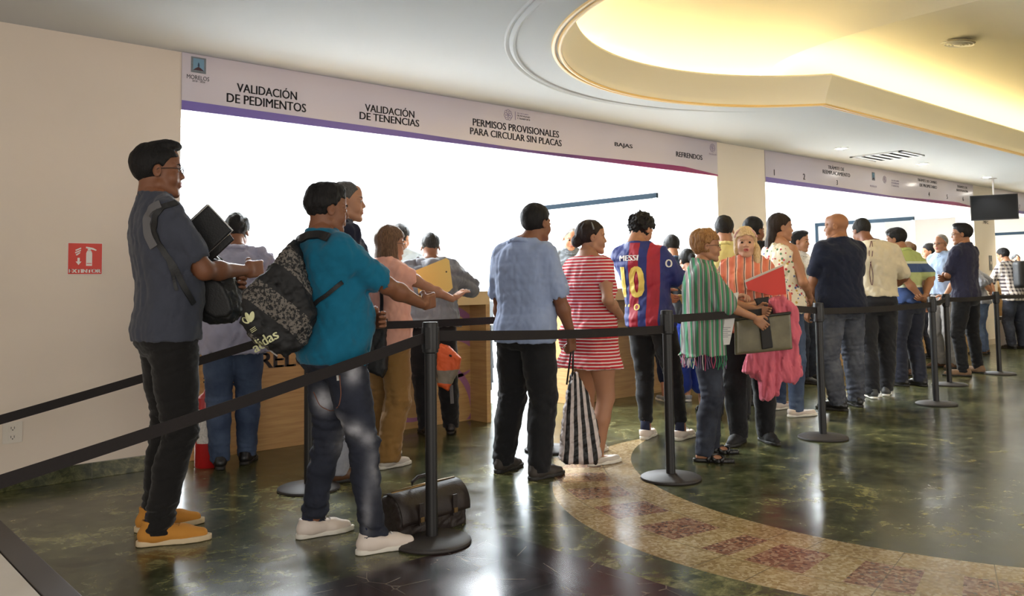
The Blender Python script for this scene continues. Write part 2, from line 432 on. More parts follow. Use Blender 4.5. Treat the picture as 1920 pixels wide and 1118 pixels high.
# ---- walls of the lobby
struct(MB().box(-4, X1a, YW, YW+.3, 0, ZC).build('wall_left', M_wall))
wb = MB()
wb.box(X1a, 27, YW, YW+.3, ZS, ZC)
for a, b in ((X1b, X2a), (X2b, X3a), (X3b, 27)): wb.box(a, b, YW-.0, YW+.3, 0, ZS)
struct(wb.build('wall_back', M_col))
struct(MB().box(27, 27.2, -6, 14, 0, 4.6).build('wall_right', M_wall))
struct(MB().box(-4, X1a-.02, YW-.016, YW, 0, .098, None).build('baseboard_left', M_green, bevel=.002))
for x in (-.55, .52, 1.59):
    struct(MB().box(x, x+.004, YW-.0165, YW-.015, 0, .098).build('trim_4', mat('grout', (.12, .12, .09), .8)))
for a, b in ((X1b, X2a), (X2b, X3a)):
    struct(MB().box(a, b, YW-.014, YW, 0, .1).build('baseboard_back', mat('pale_skirting', (.62, .52, .40), .5), bevel=.002))
# threshold strip and pale ramp at the left
struct(MB().box(.845, .955, .6, YW-.02, 0, .016).build('trim_1', mat('dark_strip', (.035, .028, .026), .4), bevel=.004))
struct(MB().box(-4, .84, .6, YW-.02, 0, .012).build('trim_2', mat('pale_threshold', (.62, .54, .44), .5, var=.05)))
struct(MB().box(.55, .565, .6, YW-.02, .012, .02).build('trim_3', mat('seam_brown', (.22, .12, .07), .5)))

# ---- office behind
struct(MB().box(-2, 27, 12.6, 12.8, 0, 3.1).build('wall_office_back', M_off))
struct(MB().box(-.2, 0, YW+.3, 12.6, 0, 3.1).build('wall_office_left', M_off))
struct(MB().box(-.2, 27, YW+.3, 12.6, 3.0, 3.1).build('ceiling_office', mat('office_ceiling', (.86, .88, .90), .9)))
struct(MB().box(9.35, 9.5, 7.0, 12.6, 0, 3.0).build('wall_office_partition', M_off))
struct(MB().box(9.9, 10.6, 11.2, 12.6, 0, 3.0).box(9.5, 13, 12.2, 12.6, 2.5, 3.0).build('wall_office_niche', mat('office_grey', (.62, .68, .72), .9)))
for (x, y) in ((3.6, 7.6), (3.6, 10.2), (6.9, 7.6), (6.9, 10.2), (11.5, 8), (14.5, 8), (13, 10.6), (17.6, 8), (20.6, 8), (19, 10.6)):
    t = empty('ceiling_light', (x, y, 3.0), 0, 'square white fluorescent panel in the bright office ceiling', 'ceiling light', 'office ceiling panels')
    MB().box(-.62, .62, -.62, .62, -.02, 0).build('housing', mat('white_metal', (.8, .8, .8), .4), t)
    MB().box(-.58, .58, -.58, .58, -.026, -.021).build('diffuser', mat('panel_light', (1, 1, 1), .5, emit=(.93, .97, 1), estr=14), t)
    area('office_lamp', (x, y, 2.93), (0, 0, 0), 1.2, 1.2, 300, (.90, .96, 1.0))

# ---- lobby ceiling with the round-ended opening
CX0, CY0, RR, YT, YB, XE = 5.6, 2.6, 2.13, 3.9, 1.3, 26.5
def outline(off):
    """opening outline grown outward by off; from the far corner round the circle to the near corner, plus the corridor ends"""
    r = RR+off; yt = YT+off; yb = YB-off
    a0 = math.asin((yt-CY0)/r); n = 96; pts = [(XE+off, yt), (14.0, yt)]
    for i in range(n+1):
        a = a0+(2*math.pi-2*a0)*i/n; pts.append((CX0+r*math.cos(a), CY0+r*math.sin(a)))
    pts += [(14.0, yb), (XE+off, yb)]
    return pts
from mathutils.geometry import tessellate_polygon
ol = outline(0)
outer = [(-4, -6), (27, -6), (27, YW+.3), (-4, YW+.3)]
tri = tessellate_polygon([[Vector((x, y, 0)) for x, y in outer], [Vector((x, y, 0)) for x, y in ol]])
allp = [(x, y, ZC) for x, y in outer+ol]
ce = MB().add(allp, [tuple(t) for t in tri]).build('ceiling', M_ceil); struct(ce)
# fascia of the cove: curved profile rising from the lip, then the light trough behind it
def sweep(name, prof, m, smooth=True, closed_end=True):
    v = []; f = []; k = len(prof)
    outs = [outline(o) for o, z in prof]; n = len(outs[0])
    for i in range(n):
        for j in range(k): v.append((outs[j][i][0], outs[j][i][1], prof[j][1]))
    for i in range(n):
        l = (i+1) % n
        for j in range(k-1): f.append((i*k+j, l*k+j, l*k+j+1, i*k+j+1))
    o = MB().add(v, f).build(name, m, smooth='angle'); return struct(o)
M_fas = mat('cove_fascia_paint', (.84, .78, .62), .7)
sweep('ceiling_cove_fascia', [(0, ZC), (.0, ZC+.03), (-.008, ZC+.05), (-.025, ZC+.09), (-.055, ZC+.15), (-.085, ZC+.20), (-.10, ZC+.235), (-.095, ZC+.25), (-.07, ZC+.25), (-.05, ZC+.17), (.30, ZC+.14), (.42, ZC+.14), (.46, ZC+.75)], M_fas)
M_gold = mat('gold_molding', (.95, .66, .26), .4)
sweep('trim_5', [(.005, ZC), (.0, ZC-.012), (.008, ZC-.018), (.02, ZC-.018), (.026, ZC-.008), (.028, ZC)], M_gold)
sweep('trim_6', [(.045, ZC), (.045, ZC-.010), (.052, ZC-.014), (.066, ZC-.012), (.07, ZC)], M_gold)
gr = MB(); pr = [(2.44, ZC), (2.445, ZC-.012), (2.46, ZC-.018), (2.475, ZC-.012), (2.485, ZC+.0), (2.50, ZC-.010), (2.51, ZC-.012), (2.52, ZC)]
a0 = math.asin((YT+.25-CY0)/2.5)
v = []; f = []
for i in range(97):
    a = a0+(2*math.pi-2*a0)*i/96
    tp = min(1, max(0, (a-a0-.1)/1.0))
    for r_, z in pr: v.append((CX0+r_*math.cos(a), CY0+r_*math.sin(a), ZC+.0005+(z-ZC)*tp))
for i in range(96):
    for j in range(len(pr)-1): f.append((i*len(pr)+j, (i+1)*len(pr)+j, (i+1)*len(pr)+j+1, i*len(pr)+j+1))
struct(gr.add(v, f).build('trim_7', M_ceil, smooth='angle'))
# vaulted ceiling above: shallow dome meeting a shallow barrel
RD = 2.30
def h_barrel(y): return 3.10+.38*math.sqrt(max(0, 1-((y-CY0)/1.76)**2))
def h_dome(x, y): return 3.10+.74*math.sqrt(max(0, 1-((x-CX0)**2+(y-CY0)**2)/RD**2))
def x_crease(y):
    k = 1-((h_barrel(y)-3.10)/.74)**2; return CX0+math.sqrt(max(.02, k*RD**2-(y-CY0)**2))
def hz(x, y): return h_barrel(y) if x > x_crease(y) else h_dome(x, y)
def yy_(w): return -.4+6.0*w
struct(MB().grid(lambda u, w: (2.9+(x_crease(yy_(w))-2.9)*u, yy_(w), h_dome(2.9+(x_crease(yy_(w))-2.9)*u, yy_(w))), 90, 96).build('ceiling_dome', M_dome, smooth=True))
struct(MB().grid(lambda u, w: (x_crease(yy_(w))+(27-x_crease(yy_(w)))*u, yy_(w), h_barrel(yy_(w))), 60, 96).build('ceiling_barrel_vault', M_dome, smooth=True))
# warm light strip lying in the trough
ls = empty('cove_light', (0, 0, 0), 0, 'warm light strip hidden in the trough around the vaulted ceiling', 'light strip')
o1, o2 = outline(.08), outline(.12); v = []; f = []
for (x, y), (x2, y2) in zip(o1, o2): v += [(x, y, ZC+.165), (x2, y2, ZC+.165)]
n = len(o1)
for i in range(n-1): f.append((2*i, 2*i+1, 2*i+3, 2*i+2))
M_strip = mat('warm_strip', (1, .9, .7), .5, emit=(1.0, .81, .43), estr=25)
MB().add(v, f).build('light_strip', M_strip, ls)
# ceiling diffuser in the vault
dx, dy, dz = 8.2, 3.08, 3.4
for _ in range(6): dz = hz(dx, dy); dx, dy = at(1795, 82, dz-.02)
t = empty('air_diffuser', (dx, dy, dz-.005), 0, 'round white air diffuser with concentric rings in the yellow vault', 'air vent'); t.rotation_euler = (R(8), 0, 0)
MB().lathe([(.001, -.035), (.028, -.034), (.03, -.02), (.001, -.015)], n=32).build('core', mat('white_metal', (.8, .8, .8), .4), t, smooth='angle')
for k, r_ in enumerate((.055, .085, .115, .15)):
    MB().lathe([(r_-.012, -.03+.004*k), (r_, -.036+.004*k), (r_+.003, -.033+.004*k), (r_-.010, -.022+.004*k), (r_-.012, -.03+.004*k)], n=40).build('ring', mat('white_metal', (.8, .8, .8), .4), t, smooth='angle')
MB().lathe([(.001, .0), (.16, .0), (.16, -.004), (.001, -.004)], n=40).build('backing', mat('vent_shade', (.42, .38, .30), .8), t)
# downlights
spots = [(9.94, 5.14), (12.24, 5.14), (14.74, 5.19), (17.2, 5.16)]
for i, (x, y) in enumerate(spots):
    t = empty('downlight', (x, y, ZC), 0, ['recessed round downlight closest to the cream column between the banners', 'recessed round downlight just past the square air grille', 'recessed round downlight in front of the hanging screen', 'recessed round downlight beyond the hanging screen'][i], 'downlight', 'recessed downlights along the counters')
    MB().lathe([(.055, -.001), (.062, -.008), (.085, -.006), (.088, 0)], n=32).build('trim_ring', mat('white_metal', (.8, .8, .8), .4), t, smooth='angle')
    MB().lathe([(.0005, -.009), (.050, -.009), (.060, -.004)], n=32).build('lamp_face', mat('downlight_glow', (1, 1, 1), .5, emit=(1, .93, .82), estr=45), t)
    l = bpy.data.lights.new('downlight', 'SPOT'); l.energy = 80; l.spot_size = R(100); l.spot_blend = .6; l.color = (1, .88, .70); l.shadow_soft_size = .05
    o = bpy.data.objects.new('downlight_lamp', l); COL.objects.link(o); o.location = (x, y, ZC-.02)
# more downlights of the same run, out of the picture, light the near queue
for (x, y) in ((1.0, 4.6), (3.2, 5.2), (5.4, 5.35), (7.7, 5.14)):
    pass
# square air grille
t = empty('air_grille', (11.08, 5.1, ZC), 0, 'square louvred air grille in the lobby ceiling between downlights', 'air vent')
gm = mat('grille_metal', (.55, .56, .57), .4)
gb = MB(); s = .34
gb.box(-s, s, -s, -s+.04, -.012, 0).box(-s, s, s-.04, s, -.012, 0).box(-s, -s+.04, -s, s, -.012, 0).box(s-.04, s, -s, s, -.012, 0)
gb.build('frame', gm, t)
MB().box(-.3, .3, -.3, .3, -.003, -.001).build('duct', mat('duct_dark', (.012, .012, .013), .9), t)
for k in range(5):
    yy = -.24+.12*k
    MB().box(-.3, .3, yy-.03, yy+.03, -.016, -.012, Matrix.Translation((0, 0, 0))).build('louvre', gm, t)

# ---- sign banners over the counters
BAN = NT('banner_vinyl', .16)
_xx = BAN.nt.nodes.new('ShaderNodeMapping')
BAN.color(BAN.ramp(BAN.noise(.6, 2), [(.35, (.56, .51, .57)), (.65, (.66, .59, .61))])); BAN = BAN.m
def ribmat(name, xa, xb):
    n = NT(name, .3); t = n.M('DIVIDE', n.M('SUBTRACT', n.X, xa), xb-xa)
    n.color(n.ramp(t, [(0, (.17, .12, .42)), (.42, (.13, .08, .30)), (.6, (.12, .03, .16)), (.78, (.26, .012, .13)), (1, (.30, .015, .12))])); return n.m
INK = mat('sign_ink', (.022, .020, .026), .4)
PALE = mat('pale_ink', (.30, .24, .34), .4)
def banner(xa, xb, label):
    t = empty('sign_banner', (0, 0, 0), 0, label, 'sign', 'printed banners over the counters')
    MB().box(xa, xb, YW-.012, YW-.001, ZS-.004, ZC-.002).build('panel', BAN, t)
    L = xb-xa; pts = [(0, .062), (.30, .045), (.52, .022), (.6, .028), (.86, .055), (.90, .055), (1.0, .012)]
    prof = [(xa+L*u, ZS+h) for u, h in pts]
    poly = [(xa, ZS-.004), (xb, ZS-.004)]+prof[::-1]
    v = [(x, YW-.014, z) for x, z in poly]+[(x, YW-.0122, z) for x, z in poly]; n = len(poly)
    MB().add(v, [tuple(range(n)), tuple(range(n, 2*n))[::-1]]+[(i, (i+1) % n, (i+1) % n+n, i+n) for i in range(n)]).build('ribbon', ribmat('ribbon_%.0f' % xa, xa, xb), t)
    return t
def wtext(s, p0, p1, hpx, t, m=INK, name='lettering', bold=.024):
    """lettering on the banner between two picture points of its middle line"""
    a = atw(*p0); b = atw(*p1); w = b[0]-a[0]; z = (a[1]+b[1])/2
    zt = atw((p0[0]+p1[0])/2, (p0[1]+p1[1])/2-hpx/2)[1]; zb = atw((p0[0]+p1[0])/2, (p0[1]+p1[1])/2+hpx/2)[1]
    M = frame(((a[0]+b[0])/2, YW-.0125, z), (1, 0, 0), (0, 0, 1), (0, -1, 0))
    return text(name, s, M, m, t, w if len(s) > 1 else None, zt-zb, .0012, bold)
b1 = banner(X1a, X1b, 'long banner with purple to magenta ribbon reading validación, permisos, bajas and refrendos')
for s, p0, p1, h in (('VALIDACIÓN', (443, 163), (555, 178), 20), ('DE PEDIMENTOS', (424, 185), (572, 202), 16.5), ('VALIDACIÓN', (683, 201), (775, 213), 17), ('DE TENENCIAS', (673, 218), (784, 231), 13.5),
                     ('PERMISOS PROVISIONALES', (885, 231), (1046, 251), 13), ('PARA CIRCULAR SIN PLACAS', (880, 248), (1051, 267), 12.5), ('BAJAS', (1151, 272), (1184, 276), 9.5), ('REFRENDOS', (1266, 290), (1315, 295), 9.5)):
    wtext(s, p0, p1, h, b1)
wtext('MORELOS', (349, 144), (391, 149), 8, b1, bold=0); wtext('2018 - 2024', (359, 152), (383, 155), 3.5, b1, bold=0)
def emblem(t, px, py, w, h):
    """small coat of arms block: blue field, dark hill, yellow star"""
    a = atw(px, py); M = frame((a[0], YW-.0125, a[1]), (1, 0, 0), (0, 0, 1), (0, -1, 0))
    e = MB().box(-w/2, w/2, -h/2, h/2, 0, .001, M).build('emblem', mat('emblem_grey', (.16, .18, .20), .5, var=.4, vscale=60), t)
    MB().box(-w*.36, w*.36, -h*.34, h*.40, .001, .0018, M).build('field', mat('emblem_blue', (.16, .30, .42), .5), e)
    MB().prism([(-w*.36, -h*.34), (w*.36, -h*.34), (w*.2, -h*.22), (0, -h*.1), (-w*.2, -h*.22)], .0018, .0026, M).build('hill', mat('emblem_dark', (.05, .012, .02), .5), e)
    MB().prism([(-w*.07, -h*.1), (w*.07, -h*.1), (w*.05, h*.08), (0, h*.18), (-w*.05, h*.08)], .0018, .0026, M).build('figure', mat('emblem_navy', (.02, .05, .10), .5), e)
emblem(b1, 371, 123, .105, .11)
def rosette(t, px, py, r):
    a = atw(px, py); M = frame((a[0], YW-.0125, a[1]), (1, 0, 0), (0, 0, 1), (0, -1, 0)); b = MB()
    for k in range(7):
        an = R(-60+k*50); c = Vector((math.cos(an)*r*.5, math.sin(an)*r*.5, .0005))
        b.tube([M @ (c+Vector((math.cos(q)*r*.42, math.sin(q)*r*.42, 0))) for q in [2*math.pi*i/14 for i in range(14)]], r*.045, 4, True)
    b.build('rosette', PALE, t)
rosette(b1, 951, 216, .055); rosette(b1, 1334, 278, .055)
for k, s in enumerate(('SECRETARÍA', 'DE MOVILIDAD', 'Y TRANSPORTE')):
    wtext(s, (968, 213+5*k), (992-(3 if k == 0 else 0), 215+5*k), 3, b1, PALE if k == 0 else INK, bold=0)
wtext('|', (964, 213), (965, 222), 16, b1, PALE, bold=0); wtext('MORELOS', (1328, 289), (1341, 290), 3, b1, PALE, bold=0)
b2 = banner(X2a, X2b, 'farther banner with window numbers one to six and trámite lettering')
for s, p0, p1, h in (('1', (1448, 323), (1452, 324), 11), ('2', (1503, 331), (1509, 332), 11), ('3', (1566, 342), (1570, 343), 9), ('TRÁMITE DE', (1551, 313), (1581, 317), 8), ('REEMPLACAMIENTO', (1541, 322), (1592, 329), 7),
                     ('TRÁMITE DE CAMBIO', (1719, 337), (1755, 342), 6), ('DE PROPIETARIO', (1723, 347), (1755, 352), 5.5), ('4', (1739, 364), (1742, 364.5), 8), ('5', (1773, 369), (1776, 369.5), 8), ('6', (1803, 373), (1806, 373.5), 8), ('TRÁMITE DE', (1793, 349), (1812, 352), 5.5), ('SUSTITUCIÓN', (1792, 356), (1813, 359), 5)):
    wtext(s, p0, p1, h, b2)
emblem(b2, 1636, 331, .09, .12); rosette(b2, 1657, 337, .06)
for k, s in enumerate(('SECRETARÍA', 'DE MOVILIDAD', 'Y TRANSPORTE')): wtext(s, (1670, 338+5*k), (1684, 340+5*k), 3.2, b2, PALE, bold=0)
wtext('MORELOS', (1630, 349), (1642, 350), 3.5, b2, PALE, bold=0)
b3 = banner(X3a, X3b, 'banner section beyond the hanging screen over the last counter')
wtext('7', (1909, 388), (1912, 388.5), 8, b3)

# ---- counters
def counter(xa, xb, label, graphics=False, zt=1.115, end=True):
    t = empty('service_counter', (xa, 5.66, 0), 0, label, 'counter'); L = xb-xa
    MB().box(0, L, 0, .62, zt-.115, zt).build('worktop', M_woodl, t, bevel=.003)
    fp = MB().box(0.0, L-.045, .22, .245, 0, zt-.115).build('front_panel', M_wood, t, bevel=.002)
    MB().box(L-.045, L, .0, .62, 0, zt-.115).build('side_panel', M_wood, t, bevel=.002)
    if not graphics: MB().box(0, .045, .0, .62, 0, zt-.115).build('side_panel', M_wood, t, bevel=.002)
    if graphics:
        vio = mat('violet_print', (.40, .17, .32), .5); b = MB()
        cx = L-.55; M = frame((cx, .219, .44), (1, 0, 0), (0, 0, 1), (0, -1, 0))
        def arc(cx_, cz_, r_, wd, a0, a1, asp=1.0):
            q = []
            for i in range(41):
                a = a0+(a1-a0)*i/40; u = i/40; w_ = wd*(.35+.65*math.sin(math.pi*min(1, u*1.0+.0))**.5 if wd else 0)
                for rr in (r_-w_/2, r_+w_/2): q.append((cx_+rr*math.cos(a), cz_+rr*math.sin(a)*asp))
            vs = [tuple(M @ Vector((x, z, 0))) for x, z in q if True]
            fs = [(2*i, 2*i+1, 2*i+3, 2*i+2) for i in range(40)]
            b.add([(max(.01, min(L-.05, v_[0])), v_[1], max(.01, min(.98, v_[2]))) for v_ in vs], fs)
        arc(.14, .0, .56, .075, R(-75), R(95)); arc(.3, -.1, .38, .05, R(-60), R(150)); arc(-.1, .05, .42, .045, R(60), R(300)); arc(.1, -.35, .42, .06, R(-10), R(120)); arc(.35, .25, .3, .04, R(90), R(300))
        b.build('violet_graphic', vio, fp, clean=False)
        M2 = frame((atw(513, 675, 5.88)[0]-2.2, .218, atw(513, 675, 5.88)[1]), (1, 0, 0), (0, 0, 1), (0, -1, 0)); text('lettering', 'MORELOS', M2, INK, fp, .80, .115, .001, .03)
    return t
counter(2.2, 4.72, 'birch plywood service counter with violet printed curves beside the entrance gap', True)
counter(5.95, 8.25, 'birch plywood service counter behind the red striped dress and the football shirt')
counter(9.3, 15.7, 'long birch counter under the farther numbered banner')
counter(16.75, 22.8, 'birch counter where the plaid shirt stands, past the cream column')
# ================================================================== PEOPLE
def SK(name, c): return mat(name, c, .55, sss=.04, bump=.03, bscale=180, var=.08, vscale=14)
SKINS = {'tan': SK('skin_tan', (.33, .145, .070)), 'brown': SK('skin_brown', (.225, .088, .042)), 'light': SK('skin_light', (.56, .31, .20)), 'mid': SK('skin_mid', (.40, .19, .105))}
LIP = mat('lips', (.36, .10, .085), .45); LIPR = mat('lips_rose', (.50, .085, .09), .4)
EYE_ = NT('eyeball', .15); EYE_.color(EYE_.ramp(EYE_.M('MULTIPLY', EYE_.Y, 60.0), [(0, (.42, .38, .35)), (.54, (.42, .38, .35)), (.55, (.05, .025, .012)), (.70, (.05, .025, .012)), (.72, (.004, .004, .004))], True)); EYE_ = EYE_.m
def cloth(name, c, rough=.85, **kw): return mat(name, c, rough, bump=kw.pop('bump', .12), bscale=kw.pop('bscale', 260), sheen=.15, spec=.25, var=kw.pop('var', .10), vscale=kw.pop('vscale', 18), **kw)
def hairm(name, c, c2=None):
    n = NT(name, .55)
    mp = n.nt.nodes.new('ShaderNodeMapping'); mp.inputs['Scale'].default_value = (90, 90, 12); n.L(n.tc.outputs['Object'], mp.inputs[0])
    f = n.noise(2.0, 4, .6, mp.outputs[0], .5); n.color(n.ramp(f, [(.3, c), (.75, c2 or tuple(v*1.8 for v in c))])); n.bump(f, .6, .01); n.b.inputs['Specular IOR Level'].default_value = .22; return n.m
HB = hairm('hair_black', (.008, .007, .007)); HDB = hairm('hair_dark_brown', (.018, .010, .007)); HG = hairm('hair_grey', (.10, .095, .09), (.42, .40, .38))
HBR = hairm('hair_brown_blond', (.06, .03, .017), (.26, .15, .08)); HBL = hairm('hair_blond', (.46, .29, .12), (.88, .68, .42)); HCO = hairm('hair_copper', (.14, .055, .02), (.48, .26, .10)); HSG = hairm('hair_salt', (.03, .028, .026), (.16, .15, .14))
SOLE_W = mat('rubber_white', (.72, .68, .60), .6); SOLE_D = mat('rubber_dark', (.02, .018, .016), .6)

def rotz(a): return np.array([[math.cos(a), -math.sin(a), 0], [math.sin(a), math.cos(a), 0], [0, 0, 1]])
def rotx(a): return np.array([[1, 0, 0], [0, math.cos(a), -math.sin(a)], [0, math.sin(a), math.cos(a)]])
def roty(a): return np.array([[math.cos(a), 0, math.sin(a)], [0, 1, 0], [-math.sin(a), 0, math.cos(a)]])
def T4(Rm, t):
    M = np.eye(4); M[:3, :3] = Rm; M[:3, 3] = t; return M
def nrm(v): v = np.array(v, float); return v/max(np.linalg.norm(v), 1e-9)
def ik(a, b, l1, l2, pole):
    a = np.array(a, float); b = np.array(b, float); d = b-a; L = np.linalg.norm(d); L2 = min(L, (l1+l2)*.998); b = a+d/L*L2; L = max(L2, abs(l1-l2)+.01)
    x = (l1*l1-l2*l2+L*L)/(2*L); h = math.sqrt(max(l1*l1-x*x, 0)); u = nrm(b-a); p = np.array(pole, float); p = nrm(p-(p@u)*u)
    return a+u*x+p*h, b
M_Z = np.array([.80, .86, .92, .98, 1.03, 1.10, 1.18, 1.26, 1.34, 1.40, 1.45, 1.49, 1.53])/1.75
M_W = np.array([.12, .150, .163, .162, .154, .148, .153, .164, .174, .163, .118, .068, .056])
M_D = np.array([.08, .108, .114, .106, .100, .098, .103, .108, .106, .092, .074, .062, .055])
M_Y = np.array([-.01, -.015, -.018, -.012, 0, .005, .005, 0, -.005, -.012, -.018, -.015, -.008])
F_W = np.array([.12, .165, .182, .172, .150, .132, .137, .150, .158, .150, .112, .058, .048])
F_D = np.array([.08, .115, .122, .112, .098, .090, .098, .122, .112, .092, .072, .055, .048])

class Body: pass
def person(S):
    """build one person; S is a dict of pose, proportions and clothes. Local frame: +y faces forward, +x is the person's right"""
    B = Body(); B.S = S; H = S['H']; s = H/1.75; fem = S.get('f', 0); wt = S.get('wt', 1.0); hb = S.get('res', .008)
    x0, y0 = at(*S['px']) if 'px' in S else (S['xy'] if 'xy' in S else (atw(S['pxY'][0], 510, S['pxY'][1])[0], S['pxY'][1])); yaw = R(S['yaw']-90)
    if 'fp' in S:                 # ankles given as floor points in the photograph
        S['feet'] = {}
        for sd, q in S['fp'].items():
            X, Y = at(q[0], q[1]); c, s_ = math.cos(-yaw), math.sin(-yaw); dx, dy = X-x0, Y-y0
            S['feet'][sd] = (c*dx-s_*dy, s_*dx+c*dy, q[2] if len(q) > 2 else 0, 0, q[3] if len(q) > 3 else 0)
    root = empty('person', (x0, y0, S.get('z', 0)), yaw, S['label'], 'person', S.get('group')); B.root = root; B.yaw = yaw; B.s = s
    skin = SKINS[S.get('skin', 'tan')]
    px, py = S.get('hip', (0, 0)); lean = S.get('lean', 0.0); side = S.get('side', 0.0); twist = R(S.get('twist', 0))
    hz_ = .52*H
    def warp(z):
        z = np.asarray(z, float); u = np.maximum(z-hz_, 0); t = np.clip((z-hz_)/(.36*H), 0, 1); t = t*t*(3-2*t)
        return px+side*u, py+lean*u, twist*t
    def fw(p):
        a, b, t = warp(p[2]); c, s_ = math.cos(t), math.sin(t); return np.array([c*p[0]-s_*p[1]+a, s_*p[0]+c*p[1]+b, p[2]])
    B.fw = fw
    zs = M_Z*H; ws = (F_W if fem else M_W)*s*wt; ds = (F_D if fem else M_D)*s*wt; yo = M_Y*s*1.0
    bel = S.get('belly', 0); gz = np.exp(-((zs/H-.615)/.075)**2); ds = ds+bel*.55*gz*s; yo = yo+bel*.45*gz*s; ws = ws+bel*.35*gz*s
    bt = S.get('butt', 0.0); g2 = np.exp(-((zs/H-.515)/.045)**2); ds = ds+bt*.5*g2; yo = yo-bt*.5*g2; ws = ws+bt*.25*g2
    neckcut = slice(10, 13)
    ws[11:] = (F_W if fem else M_W)[11:]*s*(.6+.4*wt); ds[11:] = (F_D if fem else M_D)[11:]*s*(.6+.4*wt)
    sw = (.142 if fem else .164)*s*(.55+.45*wt)*S.get('sh', 1); shz = .812*H+S.get('shz', 0); ar = (.86 if fem else 1.0)*s*(.35+.65*wt)
    wmax = float(max(ws.max(), ds.max()))+.12+abs(lean)*.45*H+abs(side)*.4*H
    torso = lambda infl=0, **k: loft(zs, ws, ds, 0, yo, warp, 2.35, wmax)
    # legs
    feet = S.get('feet', {'R': (.11, 0, 8), 'L': (-.11, 0, -8)})
    hip = {}; knee = {}; ank = {}
    for sd, sg in (('R', 1), ('L', -1)):
        fx, fy, fa = feet[sd][:3]; fz = feet[sd][3] if len(feet[sd]) > 3 else 0
        hip[sd] = np.array([px+sg*.085*s*wt**.5, py-.005, .505*H]); ank[sd] = np.array([fx, fy, .075*s+fz])
        kp = rotz(-R(fa)) @ np.array([0, 1, 0]); knee[sd], ank[sd] = ik(hip[sd], ank[sd], .237*H, .231*H, kp+np.array([sg*.12, 0, 0]))
    B.hip, B.knee, B.ank = hip, knee, ank
    th = S.get('thigh', 1.0)*s*(.4+.6*wt)
    def legs(grow=0): return [p for sd in 'RL' for p in chain([hip[sd]+[0, 0, .02], .5*(hip[sd]+knee[sd]), knee[sd], .62*knee[sd]+.38*ank[sd]+[0, -.015, 0], ank[sd]], [.092*th, .078*th, .056*th, .055*th, .038*s])]
    # arms
    arms = S.get('arms', {}); sho = {}; elb = {}; wri = {}; hf = {}; hn = {}
    for sd, sg in (('R', 1), ('L', -1)):
        A = arms.get(sd, {}); sho[sd] = fw([sg*sw, -.012*s, shz])+np.array(A.get('sho', (0, 0, 0)))
        tgt = np.array(A.get('w', (sg*(sw+.075*s), .04, .475*H)), float)
        e, w = ik(sho[sd], tgt, .168*H, .148*H, A.get('pole', (sg*.25, -1, -.3))); elb[sd] = e; wri[sd] = w
        hf[sd] = nrm(A['f']) if 'f' in A else nrm(w-e); n = np.array(A.get('n', (-sg, 0, 0)), float); n = n-(n@hf[sd])*hf[sd]; hn[sd] = nrm(n)
    B.sho, B.elb, B.wri, B.hf, B.hn = sho, elb, wri, hf, hn
    def armch(grow=0): return [p for sd in 'RL' for p in chain([sho[sd]+[0, 0, -.012*s], .45*sho[sd]+.55*elb[sd], elb[sd], .35*wri[sd]+.65*elb[sd], wri[sd]], [.054*ar, .047*ar, .038*ar, .040*ar, .025*s*(.5+.5*wt)])]
    # head frame
    nb = fw([0, -.012*s, .845*H]); ho = S.get('head', {}); hp = R(ho.get('pitch', 0))
    hc = nb+np.array([0, .028*s, .0])+np.array(ho.get('off', (0, 0, 0))); hc[2] = H-.128*s+ho.get('dz', 0)
    HR = rotz(R(ho.get('yaw', 0))) @ rotx(hp) @ roty(R(ho.get('roll', 0))); HM = T4(HR*s*S.get('hs', 1.0), hc); B.HM, B.hc = HM, hc
    if S.get('dbg'): print('dbg', S['label'], {k: v for k, v in (('sho', sho), ('elb', elb), ('wri', wri))})
    # ---- skin: body block
    allp = np.array([*sho.values(), *elb.values(), *wri.values(), *hip.values(), *knee.values(), *ank.values(), hc])
    lo = allp.min(0)-.20*s*max(1, wt); hi = allp.max(0)+.20*s*max(1, wt); lo[2] = -.02
    Fb = Field(lo, hi, hb)
    Fb.add(torso(), .02); Fb.add(armch(), .025); Fb.add(legs(), .02)
    nkr = (.048 if fem else .055)*s*(.5+.5*wt)
    neck = rc(nb+[0, -.012*s, -.04*s], hc+HR @ np.array([0, -.025, -.05])*s, nkr*1.12, nkr*.95)
    Fb.add(neck, .03)
    for sd, sg in (('R', 1), ('L', -1)): Fb.add(rc(fw([sg*.03*s, -.02*s, .862*H]), sho[sd]+[0, 0, .018*s], .030*s, .034*ar), .03)
    if not fem or 1:
        for sg in (1, -1): Fb.add(el(fw([sg*.075*s, (.075 if fem else .06)*s*wt, (.722 if fem else .745)*H]), (.062*s*wt, (.06 if fem else .045)*s, .06*s)), .03)
    for sd in 'RL':
        fx, fy, fa = feet[sd][:3]; fr = rotz(-R(fa)); a = ank[sd]
        Fb.add(rc(a+fr @ [0, -.04*s, -.035*s], a+fr @ [0, .12*s, -.048*s], .030*s, .022*s), .02)
    geos = [Fb.geo()]; nf = [len(geos[0][1])+len(geos[0][2])]
    # ---- head block (fine)
    hh = S.get('hres', max(.0038, hb*.55))
    Fh = Field((-.125, -.135, -.17), (.125, .15, .15), hh)
    Fh.add(el((0, -.016, .032), (.074, .094, .088)), 0); Fh.add(el((0, .022, -.028), (.060, .068, .088)), .02)
    jw = S.get('jaw', 1.0)
    for sg in (1, -1):
        Fh.add(rc((sg*.044*jw, .0, -.066), (sg*.018*jw, .062, -.098), .024, .019), .02)
        Fh.add(el((sg*.036*jw, .054, -.036), (.026*jw, .026, .03)), .02)
        Fh.add(rc((sg*.010, .082, .024), (sg*.042, .068, .024), .011, .009), .012)
    Fh.add(rc((0, .066, -.100), (0, .070, -.104), .019, .016), .015)
    Fh.add(rc((0, .060, .055), (0, .055, .07), .03, .03), .02)
